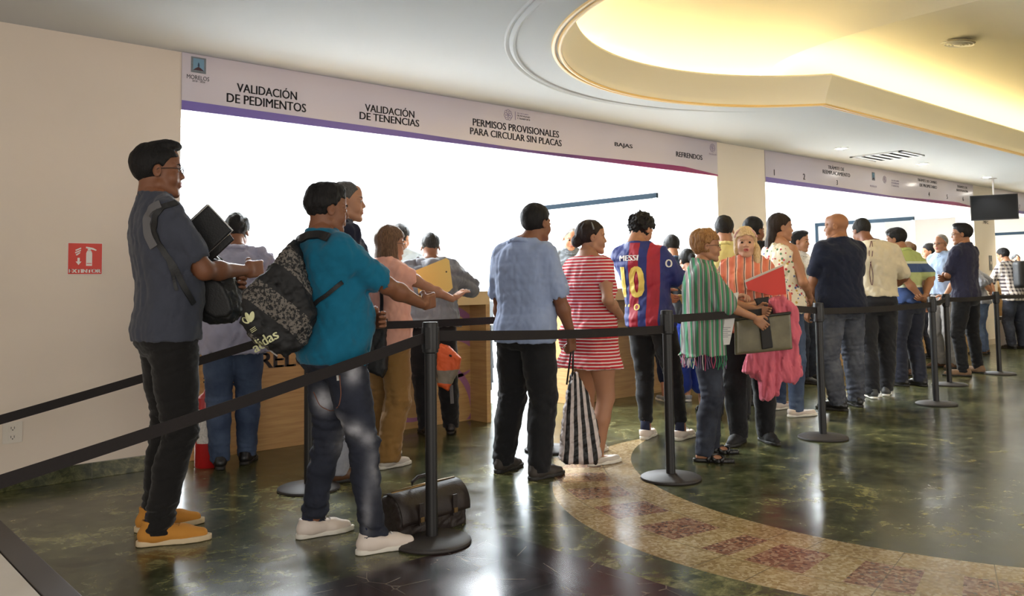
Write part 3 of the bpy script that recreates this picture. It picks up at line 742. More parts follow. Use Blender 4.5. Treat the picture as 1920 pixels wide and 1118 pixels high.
    for sg in (1, -1): Fh.cut(el((sg*.031, .099, .002), (.019, .019, .013)), .012)
    for sg in (1, -1): Fh.add(el((sg*.030, .0725, .0005), (.0165, .0165, .0125)), .004)
    for sg in (1, -1): Fh.cut(el((sg*.030, .089, .0005), (.0138, .014, .0064)), .001)
    Fh.add(rc((0, .080, .012), (0, .100, -.027), .0085, .0098), .008)
    for sg in (1, -1): Fh.add(el((sg*.0125, .090, -.031), (.0095, .012, .008)), .006)
    Fh.add(el((0, .080, -.058), (.024, .014, .019)), .012)
    Fh.add(chain([(-.018, .084, -.0555), (0, .0905, -.0535), (.018, .084, -.0555)], [.0035, .0052, .0035]), .004); Fh.add(chain([(-.014, .0845, -.0655), (0, .089, -.0668), (.014, .0845, -.0655)], [.004, .0062, .004]), .004)
    Fh.cut(rc((-.022, .097, -.0605), (.022, .097, -.0605), .0045, .0045), .003)
    if S.get('open_mouth'): Fh.cut(el((0, .095, -.061), (.008, .022, .0065)), .002)
    for sg in (1, -1):
        er = roty(R(sg*-12)) @ rotz(R(sg*-18))
        Fh.add(el((sg*.076, -.006, -.004), (.0085, .019, .031), er), .006); Fh.cut(el((sg*.0865, .0, .001), (.0075, .0105, .019), er), .003); Fh.add(rc((sg*.079, .008, -.008), (sg*.082, .006, .002), .004, .003), .003)
    Fh.add(rc((0, -.028, -.05), (0, -.045, -.17), nkr/s*.96, nkr/s*1.03), .022)
    Fh.above(-.15)
    gh = Fh.geo(); Ph = gh[0].copy(); gh = (Ph @ HM[:3, :3].T+HM[:3, 3], gh[1], gh[2])
    nb0 = len(geos[0][1])+len(geos[0][2]); geos.append(gh)
    # ---- hands (fine)
    for sd, sg in (('R', 1), ('L', -1)):
        A = arms.get(sd, {})
        if A.get('hide'): continue
        c = A.get('curl', .35); sp = A.get('spread', .12); th_ = A.get('thumb', 1.15 if c > .6 else .5); hs_ = s*(.92 if fem else 1.0)
        Fg = Field((-.085, -.085, -.05), (.085, .09, .215), max(.0042, hb*.6))
        # hand frame: z = finger direction, y = palm normal, x = z cross... ; thumb towards +x*tsg
        Fg.add(rc((0, -.0, -.03), (0, 0, .01), .026, .025), .0)
        Fg.add(rbox((0, .002, .052), (.040, .015, .046), None, .013), .022)
        for i, (fx, ln, rr) in enumerate(((.030, .072, .0092), (.0105, .080, .0095), (-.0105, .075, .0092), (-.030, .060, .0082))):
            p = np.array([fx, .0, .092]); a = 0.0; spr = sp*(1.5-i)/1.5*(1-c)
            cc = min(1.0, c*(1+.12*(i-1)))
            for k, l in enumerate((ln*.46, ln*.30, ln*.24)):
                a += cc*(1.15, 1.25, .75)[k]; d = np.array([math.sin(spr)*math.cos(a), math.sin(a), math.cos(a)*math.cos(spr)]); q = p+d*l
                Fg.add(rc(p, q, rr*(1-.08*k), rr*(.94-.08*k)), .004); p = q
        p = np.array([.028, .006, .022]); d1 = nrm((.75-.55*max(th_-.5, 0), .15+.5*th_, .62)); d2 = nrm((.45-.65*th_, .25+.75*th_, .85)); q = p+d1*.042; r2 = q+d2*.034; r3 = r2+nrm(d2+[-.15, .2, .1])*.026
        Fg.add([rc(p, q, .0155, .0125), rc(q, r2, .0115, .0105), rc(r2, r3, .0105, .0085)], .008)
        Fg.above(-.022)
        gg = Fg.geo(); y = hn[sd]; z = hf[sd]; x = np.cross(y, z)
        tx = -sg if not A.get('flip') else sg        # thumb side: keeps a right hand right
        P = gg[0].copy(); P[:, 0] *= 1
        # right hand with palm y and fingers z has its thumb on -x ; mirror by swapping x
        Mh = np.column_stack([x*(-1 if sg > 0 else 1), y, z])*hs_
        Pw = P @ Mh.T+(wri[sd]+hf[sd]*.012)
        T, Q = gg[1], gg[2]
        if np.linalg.det(Mh) < 0: T = T[:, ::-1]; Q = Q[:, ::-1]
        geos.append((Pw, T, Q))
    me = mesh_of('body', geos); body = link('body', me, [skin, LIPR if fem else LIP], root); B.body = body
    # lips by place on the face
    inv = np.linalg.inv(HM); cen = np.empty(len(me.polygons)*3, np.float32); me.polygons.foreach_get('center', cen); cen = cen.reshape(-1, 3)
    loc = cen @ inv[:3, :3].T+inv[:3, 3]; m = (np.abs(loc[:, 0]) < .021-.8*np.abs(loc[:, 2]+.060)) & (loc[:, 1] > .082) & (np.abs(loc[:, 2]+.0605) < .0105)
    me.polygons.foreach_set('material_index', m.astype(np.int32))
    # eyes
    if S.get('eyes', 1):
        for sg in (1, -1):
            b = MB().lathe([(.0001, .0135), (.005, .0128), (.0095, .0095), (.0128, .0042), (.0135, 0), (.0095, -.0095), (.0001, -.0135)], n=20, ax=Matrix.Rotation(R(-90), 4, 'X'))
            e = b.build('eye', EYE_, root, smooth=True); e.matrix_local = Matrix([list(map(float, r)) for r in (HM @ T4(np.eye(3), (sg*.030, .0728, .001)))])
    # ---- hair
    h = S.get('hair', {}); 
    if h:
        hm = h.get('m', HB); th_h = h.get('t', .014)
        Fa = Field((-.17, -.21, h.get('low', -.16)), (.17, .16, .20), max(.0042, hb*.6))
        Fa.add(el((0, -.018, .038), (.074+th_h*.7, .094+th_h*.85, .082+th_h)), 0)
        for p in h.get('pre', []): Fa.add(p, .02)
        sy, fz = h.get('side', .012), h.get('fringe', .072)
        Fa.keep(lambda X, Y, Z: np.minimum(Y-(sy+np.clip((Z-.005)*.75, 0, .06)), (fz-.25*np.abs(X))-Z), .006)
        nz = h.get('nape', -.055); Fa.keep(lambda X, Y, Z: nz+.25*np.maximum(Y+.05, 0)-Z+0*X, .01)
        if not h.get('noear'):
            for sg in (1, -1): Fa.cut(el((sg*.082, .0, -.012), (.02, .028, .038)), .006)
        for p in h.get('ex', []): Fa.add(p, h.get('k', .015))
        for p in h.get('cuts', []): Fa.cut(p, .01)
        Fa.noise(h.get('amp', .0025), h.get('fr', 70), 3, stretch=h.get('st', (1, 1, .6)))
        if h.get('brow', 1):
            for sg in (1, -1): Fa.add(chain([(sg*.015, .0925, .022), (sg*.032, .087, .0285), (sg*.047, .073, .023)], [.0035, .004, .0028]), .001)
        for p in h.get('post', []): Fa.add(p, .003)
        B.hair = fobj('hair', Fa, hm, root, HM)
    # ---- clothes
    def bounds(extra=.06):
        return Fb_lo-extra, Fb_hi+extra
    Fb_lo = lo.copy(); Fb_hi = hi.copy()
    T_ = S.get('top')
    if T_:
        inf = T_.get('infl', .016); hem = T_['hem']*H if T_['hem'] < 1.2 else T_['hem']
        F1 = Field((lo[0], lo[1], hem-.05), (hi[0], hi[1], .90*H), hb)
        ws2, ds2 = ws.copy(), ds.copy()
        fl = T_.get('flare', .0); gg = np.clip((.66*H-zs)/(.2*H), 0, 1); 
        # cloth hangs from chest and hips instead of hugging the waist
        lo_w = np.interp(zs, [zs[0], zs[4], zs[8]], [ws[2], max(ws[2], ws[4]), ws[8]]); dr = T_.get('drape', .6)
        ws2 = np.where(zs < zs[8], ws+(np.maximum(lo_w-ws, 0))*dr, ws)+fl*gg; ds2 = ds+np.maximum(ds[7]-ds, 0)*dr*(zs < zs[8])+fl*gg*.7
        ws2[11:] *= .96; ds2[11:] *= .96
        zs2 = zs.copy()
        if hem < zs[0]:
            zs2 = np.concatenate([[hem-.02], zs]); ws2 = np.concatenate([[ws2[1]+T_.get('skirt', .03)+.0], ws2]); ds2 = np.concatenate([[ds2[1]+T_.get('skirt', .03)*.8], ds2]); ws2[1] = ws2[2]; ds2[1] = ds2[2]; yo2 = np.concatenate([[yo[1]], yo])
        else: yo2 = yo
        F1.add(loft(zs2, ws2+inf, ds2+inf, 0, yo2, warp, 2.35, wmax+.15), 0)
        for sg in (1, -1): F1.add(el(fw([sg*.075*s, (.075 if fem else .06)*s*wt, (.722 if fem else .745)*H]), ((.062)*s*wt+inf, (.06 if fem else .045)*s+inf, .06*s+inf)), .04)
        F1.add(rc(nb+[0, -.014*s, -.05*s], nb+[0, -.014*s, -.006*s], nkr*1.35, nkr*1.16), .03)
        for sd in 'RL': F1.add(rc(hip[sd]+[0, 0, .04], .8*hip[sd]+.2*knee[sd], .094*th+inf*.8, .092*th+inf), .03)
        sl = T_.get('sleeve', .6); ext = T_.get('sl_infl', .014)
        for sd, sg in (('R', 1), ('L', -1)):
            if sl > 0:
                F1.add(rc(fw([sg*.035*s, -.02*s, .855*H]), sho[sd]+[0, 0, .016*s], .034*s+inf*.6, .036*ar+inf*.6), .03)
                pts = [sho[sd]+[0, 0, -.012*s], elb[sd]]; u = elb[sd]-pts[0]
                if sl <= 1: end = pts[0]+u*sl; F1.add(rc(pts[0], end, .056*ar+inf*.75, (.058-.014*sl)*ar+ext), .03); F1.cut(rc(end-nrm(u)*.006, end+nrm(u)*.05, (.058-.014*sl)*ar+ext*.35, .06*ar), .003) if hb < .009 else None
                else:
                    F1.add(rc(pts[0], elb[sd], .054*ar+inf*.8, .042*ar+ext), .03); v = wri[sd]-elb[sd]; F1.add(rc(elb[sd], elb[sd]+v*(sl-1), .042*ar+ext, .034*s+ext*.5), .02)
        if T_.get('low'):  # low round neckline cut
            for p in T_['low']: F1.cut(p if isinstance(p, Prim) else el(fw(p[0]), p[1]), .006)
        ck = T_.get('neckz', .868)*H; F1.below(ck, .004)
        hemf = T_.get('hemf', 0.0); F1.keep(lambda X, Y, Z: hem+hemf*(Y-py)-Z+0*X, .004)
        if sl > 0 and hb < .009: pass
        fa = T_.get('fold', .005)*1.35; F1.noise(fa, T_.get('ff', 26), S.get('seed', 1), band=.04, ridge=True, stretch=(1, 1, T_.get('vs', .75)))
        for p in T_.get('ex', []): F1.add(p, .02)
        B.shirt = fobj(T_.get('name', 'shirt'), F1, T_['m'], root)
        c = T_.get('collar')
        if c:
            F2 = Field(nb-.16*s, nb+.16*s, min(hb, .007)); r_ = nkr*1.22
            ring = [nb+np.array([math.cos(a)*r_*1.12, math.sin(a)*r_*1.12+.004, .020*s-.022*s*math.sin(a)]) for a in np.linspace(0, 2*math.pi, 17)]
            F2.add([rc(ring[i], ring[i+1], .011*s, .011*s) for i in range(16)], .004)
            if c == 2:
                ring2 = [nb+np.array([math.cos(a)*r_*1.32, math.sin(a)*r_*1.32, .002*s-.03*s*math.sin(a)]) for a in np.linspace(0, 2*math.pi, 17)]
                F2.add([rc(ring2[i], ring2[i+1], .010*s, .010*s) for i in range(16)], .012)
            fobj('collar', F2, T_.get('cm', T_['m']), root)
    P_ = S.get('legs')
    if P_:
        waist = P_.get('waist', .60)*H; pi_ = P_.get('infl', .008); fit = P_.get('fit', (.016, .018, .020, .018)); end = P_.get('end', .03)*1.0
        F1 = Field((lo[0], lo[1], 0), (hi[0], hi[1], waist+.03), hb)
        F1.add(loft(zs, ws+pi_, ds+pi_, 0, yo, warp, 2.35, wmax), 0)
        for sd in 'RL':
            a, k, h_ = ank[sd], knee[sd], hip[sd]; mid = .62*k+.38*a+np.array([0, -.012, 0])
            bot = a+nrm(a-k)*P_.get('drop', .03)
            rs = [.094*th+fit[0], .080*th+fit[1], .057*th+fit[2], .055*th+fit[2], .042*s+fit[3]]
            F1.add(chain([h_+[0, 0, .02], .5*(h_+k), k, mid, bot], rs), .018)
            if 'len' in P_: pass
        F1.below(waist, .004)
        zb = P_.get('zb')
        if zb is not None: F1.above(zb)
        F1.above(.048*s, .004)
        fm = P_.get('fold', .005)
        F1.noise(fm, P_.get('ff', 34), S.get('seed', 1)+7, band=.04, ridge=True, stretch=(.8, .8, 1.4), mask=lambda x, y, z: .35+.65*np.clip(np.exp(-((z-.27*H)/.1)**2)+np.exp(-((z-.07*H)/.09)**2)+.5*np.exp(-((z-.48*H)/.06)**2), 0, 1))
        B.pants = fobj(P_.get('name', 'trousers'), F1, P_['m'], root)
        if P_.get('belt'):
            F2 = Field((lo[0], lo[1], waist-.08), (hi[0], hi[1], waist+.03), hb)
            F2.add(loft(zs, ws+pi_+.008, ds+pi_+.008, 0, yo, warp, 2.35, wmax), 0).below(waist-.002).above(waist-.038); fobj('belt', F2, mat('belt_leather', (.015, .012, .010), .4), root)
    # ---- shoes
    K = S.get('shoes', {'m': mat('shoe_black', (.015, .014, .014), .35)})
    for sd in 'RL':
        fx, fy, fa = feet[sd][:3]; fz = feet[sd][3] if len(feet[sd]) > 3 else 0
        Ms = T4(rotz(-R(fa)) @ rotx(R(-(feet[sd][4] if len(feet[sd]) > 4 else 0))), (ank[sd][0], ank[sd][1], fz)); k = s*K.get('k', 1.0); kw = k*K.get('w', 1.0)
        r_ = min(.0055, hb*.8) if K.get('fine') else hb*.8
        st = K.get('sole_t', .024); half = [(-.058, .033), (.03, .033), (.10, .043), (.155, .038), (.19, .024)]
        def plan(g=0): 
            return [rc((0, half[i][0]*k, 0), (0, half[i+1][0]*k, 0), half[i][1]*kw+g, half[i+1][1]*kw+g) for i in range(4)]
        def flat2d(Fq, g):
            for p in plan(g):
                q = p.fn; Fq.add(Prim((p.lo[0], p.lo[1], -.1), (p.hi[0], p.hi[1], .2), lambda X, Y, Z, q=q: q(X, Y, 0*Z)), .006)
            return Fq
        Fs = Field((-.09, -.13, -.03), (.09, .25, .16), r_)
        if K.get('sandal'):
            flat2d(Fs, .0).below(st).above(0.0); so = fobj('shoe', Fs, K['m'], root, Ms)
            for i, (ya, zz) in enumerate(((.02, .075), (.075, .060), (.115, .052))):
                b = MB(); pts = [(math.cos(a)*.046*kw, ya*k+.02*math.sin(2*a)*(-1)**i, st*.6+math.sin(a)*(zz-st)*k) for a in np.linspace(-.05, math.pi+.05, 15)]
                b.tube(pts, .006, 8, flat=2.2); o = b.build('strap', K['m'], so, smooth=True); o.matrix_local = Matrix([list(map(float, r)) for r in Ms])
            continue
        hi_ = K.get('high', .085)
        Fs.add(rc((0, -.05*k, .045*k), (0, .02*k, .05*k), .038*k, .040*kw), .0)
        Fs.add(rc((0, .0*k, .05*k), (0, .10*k, .036*k), .040*kw, .038*kw), .02); Fs.add(rc((0, .10*k, .034*k), (0, .172*k, .028*k), .040*kw, .026*kw), .02)
        Fs.add(rc((0, -.018*k, .05*k), (0, -.03*k, (hi_+.01)*k), .044*kw, .043*kw), .02)
        Fs.keep(lambda X, Y, Z: Z-(hi_*k+np.clip(Y, -.1, .05)*(-.15))+0*X, .004)
        if hi_ < .12: Fs.cut(rc((0, -.022*k, hi_*k-.002), (0, -.022*k, .2), .036*kw, .036*kw), .003)
        Fs.above(st*.6)
        so = fobj('shoe', Fs, K['m'], root, Ms)
        Fs = Field((-.09, -.13, -.03), (.09, .25, .06), r_); flat2d(Fs, .001).below(st).above(0.001); fobj('sole', Fs, K.get('sm', SOLE_D), so, Ms)
        if K.get('laces'):
            b = MB()
            for i in range(4):
                yy = (.035+.022*i)*k; zz = (.100-.0105*i)*k; b.tube([(-.020*kw, yy, zz-.006), (0, yy+.004, zz+.002), (.020*kw, yy, zz-.006)], .0028, 6)
            b.tube([(0, .03*k, .094*k), (.022, .028*k, .10*k), (.03, .04*k, .088*k)], .0022, 6).tube([(0, .03*k, .094*k), (-.022, .03*k, .10*k), (-.032, .044*k, .086*k)], .0022, 6)
            MB().tube([(0, .062*k, .078*k), (0, .035*k, .098*k), (0, .012*k, .116*k)], [.010, .014, .013], 10, flat=.4).build('tongue', K['m'], so, smooth=True).matrix_local = Matrix([list(map(float, r)) for r in Ms])
            MB().tube([(0, -.024*k, .05*k), (0, -.022*k, .09*k), (0, -.020*k, .135*k)], [.036*k, .037*k, .036*k], 16).build('sock', mat('sock_navy', (.012, .016, .045), .9), so, smooth=True).matrix_local = Matrix([list(map(float, r)) for r in Ms])
            o = b.build('laces', K.get('lm', mat('lace_white', (.52, .49, .46), .7)), so, smooth=True); o.matrix_local = Matrix([list(map(float, r)) for r in Ms])
    # ---- glasses
    if S.get('glasses'):
        b = MB()
        for sg in (1, -1):
            q = [(sg*.031+.021*math.cos(a), .1015-.012*abs(math.cos(a))*(1 if sg*math.cos(a) > 0 else 0), .001+.0145*math.sin(a)) for a in np.linspace(0, 2*math.pi, 20)[:-1]]
            b.tube(q, .0016, 6, True); b.tube([(sg*.052, .093, .006), (sg*.074, .06, .007), (sg*.080, .0, .005), (sg*.078, -.01, -.004)], .0018, 6)
        b.tube([(-.010, .103, .004), (0, .1055, .007), (.010, .103, .004)], .0016, 6)
        o = b.build('glasses', S['glasses'] if not isinstance(S['glasses'], int) else mat('frame_black', (.01, .01, .01), .3), root, smooth=True); o.matrix_local = Matrix([list(map(float, r)) for r in HM])
    return B
def prop(name, B, label, cat, group=None):
    e = empty(name, B.root.location, B.yaw, label, cat, group); return e
def hat(B, p): return B.HM[:3, :3] @ np.array(p)+B.HM[:3, 3]
# ------------------------------------------------------------------ clothes materials
C = cloth
denim = lambda name, c, c2: (lambda n: (n.color(n.ramp(n.noise(5, 5, .6), [(.38, c), (.66, c2)])), n.bump(n.noise(300, 2), .1, .01), n.m)[2])(NT(name, .85))
J_DARK = denim('denim_dark', (.010, .012, .022), (.035, .042, .065)); J_MID = denim('denim_mid', (.035, .055, .11), (.075, .11, .19)); J_GREY = denim('denim_grey', (.20, .21, .25), (.34, .35, .40))
BLK = C('cloth_black', (.010, .010, .012)); BLK2 = C('cloth_charcoal', (.022, .022, .026)); NAVY = C('cloth_navy', (.010, .014, .034)); WHI = C('cloth_white', (.62, .60, .56))
def stripes(name, axis, per, cols, wob=.0, rough=.85):
    n = NT(name, rough); a = {'X': n.X, 'Y': n.Y, 'Z': n.Z}[axis]
    if wob: a = n.M('ADD', a, n.M('MULTIPLY', n.noise(3.5, 2), wob))
    f = n.M('FRACT', n.M('DIVIDE', n.M('ADD', a, 5.0), per)); n.color(n.ramp(f, cols, True)); n.bump(n.noise(260, 2), .08, .01); return n.m
K_BLACK = {'m': mat('shoe_black', (.012, .011, .011), .35)}
K_BRN = {'m': mat('shoe_brown', (.10, .045, .02), .5)}
K_TAN = {'m': mat('shoe_suede_tan', (.22, .13, .075), .8)}
K_WHT = {'m': mat('shoe_white', (.72, .62, .55), .5), 'sm': SOLE_W, 'laces': 1, 'fine': 1}
SHORT = {'m': HB, 't': .013, 'low': -.12}
def g3(*p): return [el(c, r) for c, r in p]

P = {}
P['slate'] = person(dict(label='person in a slate grey t-shirt, black trousers and mustard suede shoes', px=(303, 1012), yaw=-6, H=1.865, wt=1.06, belly=.03, skin='brown', res=.0075,
    fp={'R': (298, 1021, 16), 'L': (292, 993, 4)}, hip=(0, .02), lean=-.075, head=dict(yaw=-14, pitch=2, off=(0, -.025, 0)), hair=dict(m=HB, t=.015, ex=g3(((0, .035, .115), (.055, .065, .028))), low=-.13, amp=.003, fr=60, fringe=.07),
    arms={'R': dict(w=(.03, .37, 1.255), pole=(.5, -.2, -1), f=(-.35, .9, .1), n=(-1, -.3, 0), curl=.8), 'L': dict(w=(-.10, .31, 1.17), pole=(-.6, 0, -1), f=(.7, .6, .2), n=(0, -1, 0), curl=.6)},
    top=dict(name='t_shirt', m=C('tee_slate', (.055, .060, .082)), hem=.500, sleeve=.70, infl=.014, collar=1, fold=.004, flare=.0), legs=dict(m=C('jeans_black', (.010, .009, .009), var=.3), fit=(.008, .008, .010, .012), end=.0, fold=.007, waist=.59),
    shoes={'m': mat('suede_mustard', (.56, .24, .035), .85, bump=.1, bscale=200), 'sm': mat('crepe_sole', (.66, .52, .33), .7), 'laces': 1, 'lm': mat('lace_mustard', (.36, .16, .03), .8), 'fine': 1, 'high': .10, 'sole_t': .026}, glasses=1, jaw=1.15, seed=3))
P['lavender'] = person(dict(label='person in a pale lavender shirt and blue jeans bent over the counter beside the extinguisher', px=(436, 882), yaw=62, H=1.665, wt=1.12, skin='brown', res=.010, lean=.16, fp={'L': (412, 878, -10), 'R': (462, 868, 12)},
    head=dict(yaw=-10, pitch=-25, dz=-.0, off=(0, .10, 0)), hair=dict(m=HB, t=.02, amp=.006, fr=55, low=-.12), arms={'L': dict(w=(-.22, .50, 1.12), pole=(-1, -.4, -.6), curl=.3, n=(0, 0, -1)), 'R': dict(w=(.20, .50, 1.12), pole=(1, -.4, -.6), curl=.3, n=(0, 0, -1))},
    top=dict(name='shirt', m=C('shirt_lavender', (.40, .39, .50)), hem=.46, sleeve=1.8, infl=.022, collar=2, fold=.010, flare=.02, drape=.9), legs=dict(m=J_MID, fit=(.010, .012, .018, .018)), shoes=K_BLACK))
FD = NT('denim_faded', .85)
def _fade(pts):
    acc = None
    for (x, y, z, sx, sz, a) in pts:
        dx = FD.M('DIVIDE', FD.M('SUBTRACT', FD.X, x), sx); dy = FD.M('DIVIDE', FD.M('SUBTRACT', FD.Y, y), sx); dz = FD.M('DIVIDE', FD.M('SUBTRACT', FD.Z, z), sz)
        q = FD.M('ADD', FD.M('ADD', FD.M('MULTIPLY', dx, dx), FD.M('MULTIPLY', dy, dy)), FD.M('MULTIPLY', dz, dz)); g = FD.M('MULTIPLY', FD.M('POWER', 2.718, FD.M('MULTIPLY', q, -1.0)), a)
        acc = g if acc is None else FD.M('ADD', acc, g)
    return acc
FADE = FD.m
P['teal'] = person(dict(label='stocky person in a teal t-shirt, faded dark jeans and white sneakers', px=(640, 1014), yaw=-2, H=1.645, wt=1.10, belly=.065, butt=.01, skin='brown', res=.0075, sh=1.02,
    fp={'L': (588, 1006, 6), 'R': (703, 1036, 10)}, hip=(.0, -.03), lean=-.10, head=dict(yaw=-10, pitch=-3, off=(0, .0, 0)), hair=dict(m=HB, t=.012, ex=g3(((0, -.005, .10), (.070, .088, .040)), ((0, -.085, .07), (.045, .03, .045))), low=-.06, nape=-.045, amp=.004, fr=80),
    arms={'R': dict(w=(.15, .35, 1.08), pole=(1, -.15, -.9), f=(-.3, .95, .15), n=(-1, 0, .1), curl=.75), 'L': dict(w=(.05, .155, 1.0), pole=(-.6, .1, -1), f=(1, -.1, .1), n=(0, -1, 0), curl=.35)},
    top=dict(name='t_shirt', m=C('tee_teal', (.004, .135, .235)), hem=.50, sleeve=.80, infl=.016, collar=1, fold=.0045, flare=0), 
    legs=dict(m=FADE, fit=(.006, .004, .006, .008), fold=.008, waist=.57, zb=.085), shoes=dict(K_WHT), seed=5))
P['grey_hair'] = person(dict(label='grey-haired person in navy jacket and pale grey jeans standing behind the teal t-shirt', pxY=(632, 4.72), yaw=-12, H=1.83, wt=1.0, skin='mid', res=.009, fp={'R': (634, 905, 0), 'L': (664, 878, 0)}, hip=(0, .03),
    head=dict(yaw=-22, pitch=2, off=(0, .02, 0)), hair=dict(m=HSG, t=.010, fringe=.078, low=-.12, nape=-.05), top=dict(name='jacket', m=C('jacket_navy', (.014, .014, .03)), hem=.50, sleeve=1.8, infl=.02, collar=2, cm=C('collar_cream', (.52, .46, .36))),
    arms={'R': dict(w=(.22, .04, .86), curl=.4), 'L': dict(w=(-.22, .04, .86), curl=.4)}, legs=dict(m=J_GREY, fit=(.012, .014, .016, .016)), shoes=K_BRN))
P['peach'] = person(dict(label='person with shoulder-length brown hair in peach top and khaki trousers holding out a yellow folder', px=(728, 872), yaw=6, H=1.56, f=1, wt=1.08, skin='mid', res=.0085, fp={'R': (728, 878, 0), 'L': (712, 858, 0)}, head=dict(yaw=-24, pitch=-2, off=(0, .02, 0)),
    hair=dict(m=HBR, t=.026, fringe=.068, side=.02, low=-.24, nape=-.3, noear=1, ex=g3(((0, -.062, -.075), (.080, .060, .135)), ((.070, -.02, -.075), (.030, .052, .125)), ((-.070, -.02, -.075), (.030, .052, .125)), ((.05, .0, -.14), (.035, .05, .06))), amp=.004, fr=60, st=(1, 1, .12)),
    arms={'R': dict(w=(.16, .46, 1.065), pole=(.5, -.2, -1), f=(.1, .9, .5), n=(-.1, .4, -.9), curl=.12, spread=.35), 'L': dict(w=(-.21, .04, .76), curl=.5)},
    top=dict(name='blouse', m=C('top_peach', (.78, .40, .30)), hem=.50, sleeve=.32, infl=.012, fold=.005, flare=.01), legs=dict(m=C('khaki', (.28, .15, .045)), fit=(.014, .016, .026, .034), fold=.006), shoes={'m': mat('shoe_offwhite', (.62, .56, .50), .5), 'sm': SOLE_W, 'high': .07}, glasses=1))
P['behind_peach'] = person(dict(label='dark-haired person in a pale blue shirt standing behind the counter beyond the peach top', pxY=(752, 6.65), yaw=235, H=1.74, wt=.95, skin='mid', res=.011, eyes=0, head=dict(yaw=150, pitch=-14), hair=dict(SHORT, t=.016),
    arms={'L': dict(w=(-.2, .35, 1.05), curl=.4), 'R': dict(w=(.18, .35, 1.05), curl=.4)}, top=dict(name='shirt', m=C('shirt_ice', (.42, .50, .58)), hem=.5, sleeve=1.8, collar=2), legs=dict(m=BLK2)))
HKF = hairm('hair_black_fade', (.010, .009, .009), (.035, .032, .03))
P['hoodie'] = person(dict(label='person in a grey hooded sweatshirt leaning on the counter, seen from behind', px=(812, 823), yaw=58, H=1.585, wt=1.12, sh=1.05, skin='brown', res=.009, lean=.12, eyes=0, fp={'L': (800, 815, -12), 'R': (846, 812, 8)}, head=dict(yaw=0, pitch=-10, off=(0, .05, 0)), hair=dict(m=HKF, t=.007, nape=-.05, low=-.12, brow=0),
    arms={'L': dict(w=(-.24, .42, 1.14), pole=(-1, -.3, -.5), n=(0, 0, -1)), 'R': dict(w=(.22, .42, 1.14), pole=(1, -.3, -.5), n=(0, 0, -1))},
    top=dict(name='hoodie', m=C('hoodie_grey', (.17, .175, .195)), hem=.545, sleeve=1.85, infl=.030, sl_infl=.026, fold=.008, flare=.02, drape=1, ex=[]), legs=dict(m=BLK, fit=(.014, .016, .022, .024)), shoes=K_BLACK, seed=9))
P['polo'] = person(dict(label='broad person in a light blue polo shirt and black trousers carrying a striped bag', px=(990, 888), yaw=12, H=1.67, wt=1.14, belly=.03, skin='brown', res=.008, fp={'L': (945, 884, -2), 'R': (1012, 898, 12)}, hip=(0, 0), head=dict(yaw=-12, pitch=-2, off=(.055, .05, 0)),
    hair=dict(m=HB, t=.019, nape=-.075, low=-.14, noear=0, ex=g3(((0, -.04, .0), (.072, .075, .06))), amp=.002), arms={'L': dict(w=(-.255, .08, .80), pole=(-.5, -1, 0), curl=.4), 'R': dict(w=(.265, .14, .80), pole=(.5, -1, 0), curl=.95, f=(0, .1, -1), n=(-1, 0, 0))},
    top=dict(name='polo_shirt', m=C('polo_blue', (.30, .37, .56)), hem=.485, sleeve=.86, infl=.018, sl_infl=.024, collar=2, fold=.0035, flare=.0, drape=.8), legs=dict(m=BLK, fit=(.014, .018, .024, .022), fold=.006), shoes={'m': mat('shoe_dark_suede', (.045, .036, .03), .7)}, seed=11))
P['clerk_grey'] = person(dict(label='grey-haired person with a moustache standing behind the counter facing the queue', xy=(6.66, 6.6), yaw=235, H=1.79, wt=1.0, skin='mid', res=.010, head=dict(yaw=4, pitch=-14), hair=dict(m=HG, t=.010, fringe=.085, nape=-.05, low=-.12, post=[rc((-.024, .086, -.053), (0, .096, -.046), .004, .006), rc((.024, .086, -.053), (0, .096, -.046), .004, .006)]),
    arms={'L': dict(w=(-.2, .33, 1.10), n=(0, 0, -1)), 'R': dict(w=(.2, .33, 1.10), n=(0, 0, -1))}, top=dict(name='shirt', m=C('shirt_slate', (.10, .11, .12)), hem=.5, sleeve=1.7, collar=2), legs=dict(m=BLK2)))
RS = stripes('red_stripe_jersey', 'Z', .021, [(0, (.52, .022, .032)), (.62, (.52, .022, .032)), (.63, (.80, .68, .64)), (.95, (.80, .68, .64))], .004)
P['stripe_dress'] = person(dict(label='person in a red and white striped dress with a hand on the hip', px=(1112, 868), yaw=0, H=1.585, f=1, wt=1.16, butt=.03, skin='mid', res=.008, fp={'R': (1122, 872, 6), 'L': (1104, 850, 0)}, head=dict(yaw=-38, pitch=0, off=(0, .02, 0)),
    hair=dict(m=HDB, t=.016, fringe=.075, noear=0, nape=-.07, low=-.14, ex=g3(((0, -.115, -.025), (.045, .040, .045)))), arms={'R': dict(w=(.175, .10, .955), pole=(.5, -.9, -.1), f=(-.8, .45, 0), n=(-.3, -.9, 0), curl=.3, sho=(0, 0, 0)), 'L': dict(w=(-.2, .12, .95), pole=(-1, -.4, 0), f=(.7, .5, -.2))},
    top=dict(name='dress', m=RS, hem=.395, hemf=0, sleeve=.38, infl=.012, skirt=.045, fold=.005, drape=.35, neckz=.845, low=[((0, -.05, 1.40), (.10, .10, .045))]), shoes={'m': mat('shoe_offwhite', (.62, .56, .50), .5), 'sm': SOLE_W, 'high': .06}))
JER = NT('football_jersey', .6)
_x = JER.X; _fr = JER.M('PINGPONG', JER.M('ADD', _x, 0.0), .20)
def _rng(a, lo, hi): return JER.M('MULTIPLY', JER.M('GREATER_THAN', a, lo), JER.M('LESS_THAN', a, hi))
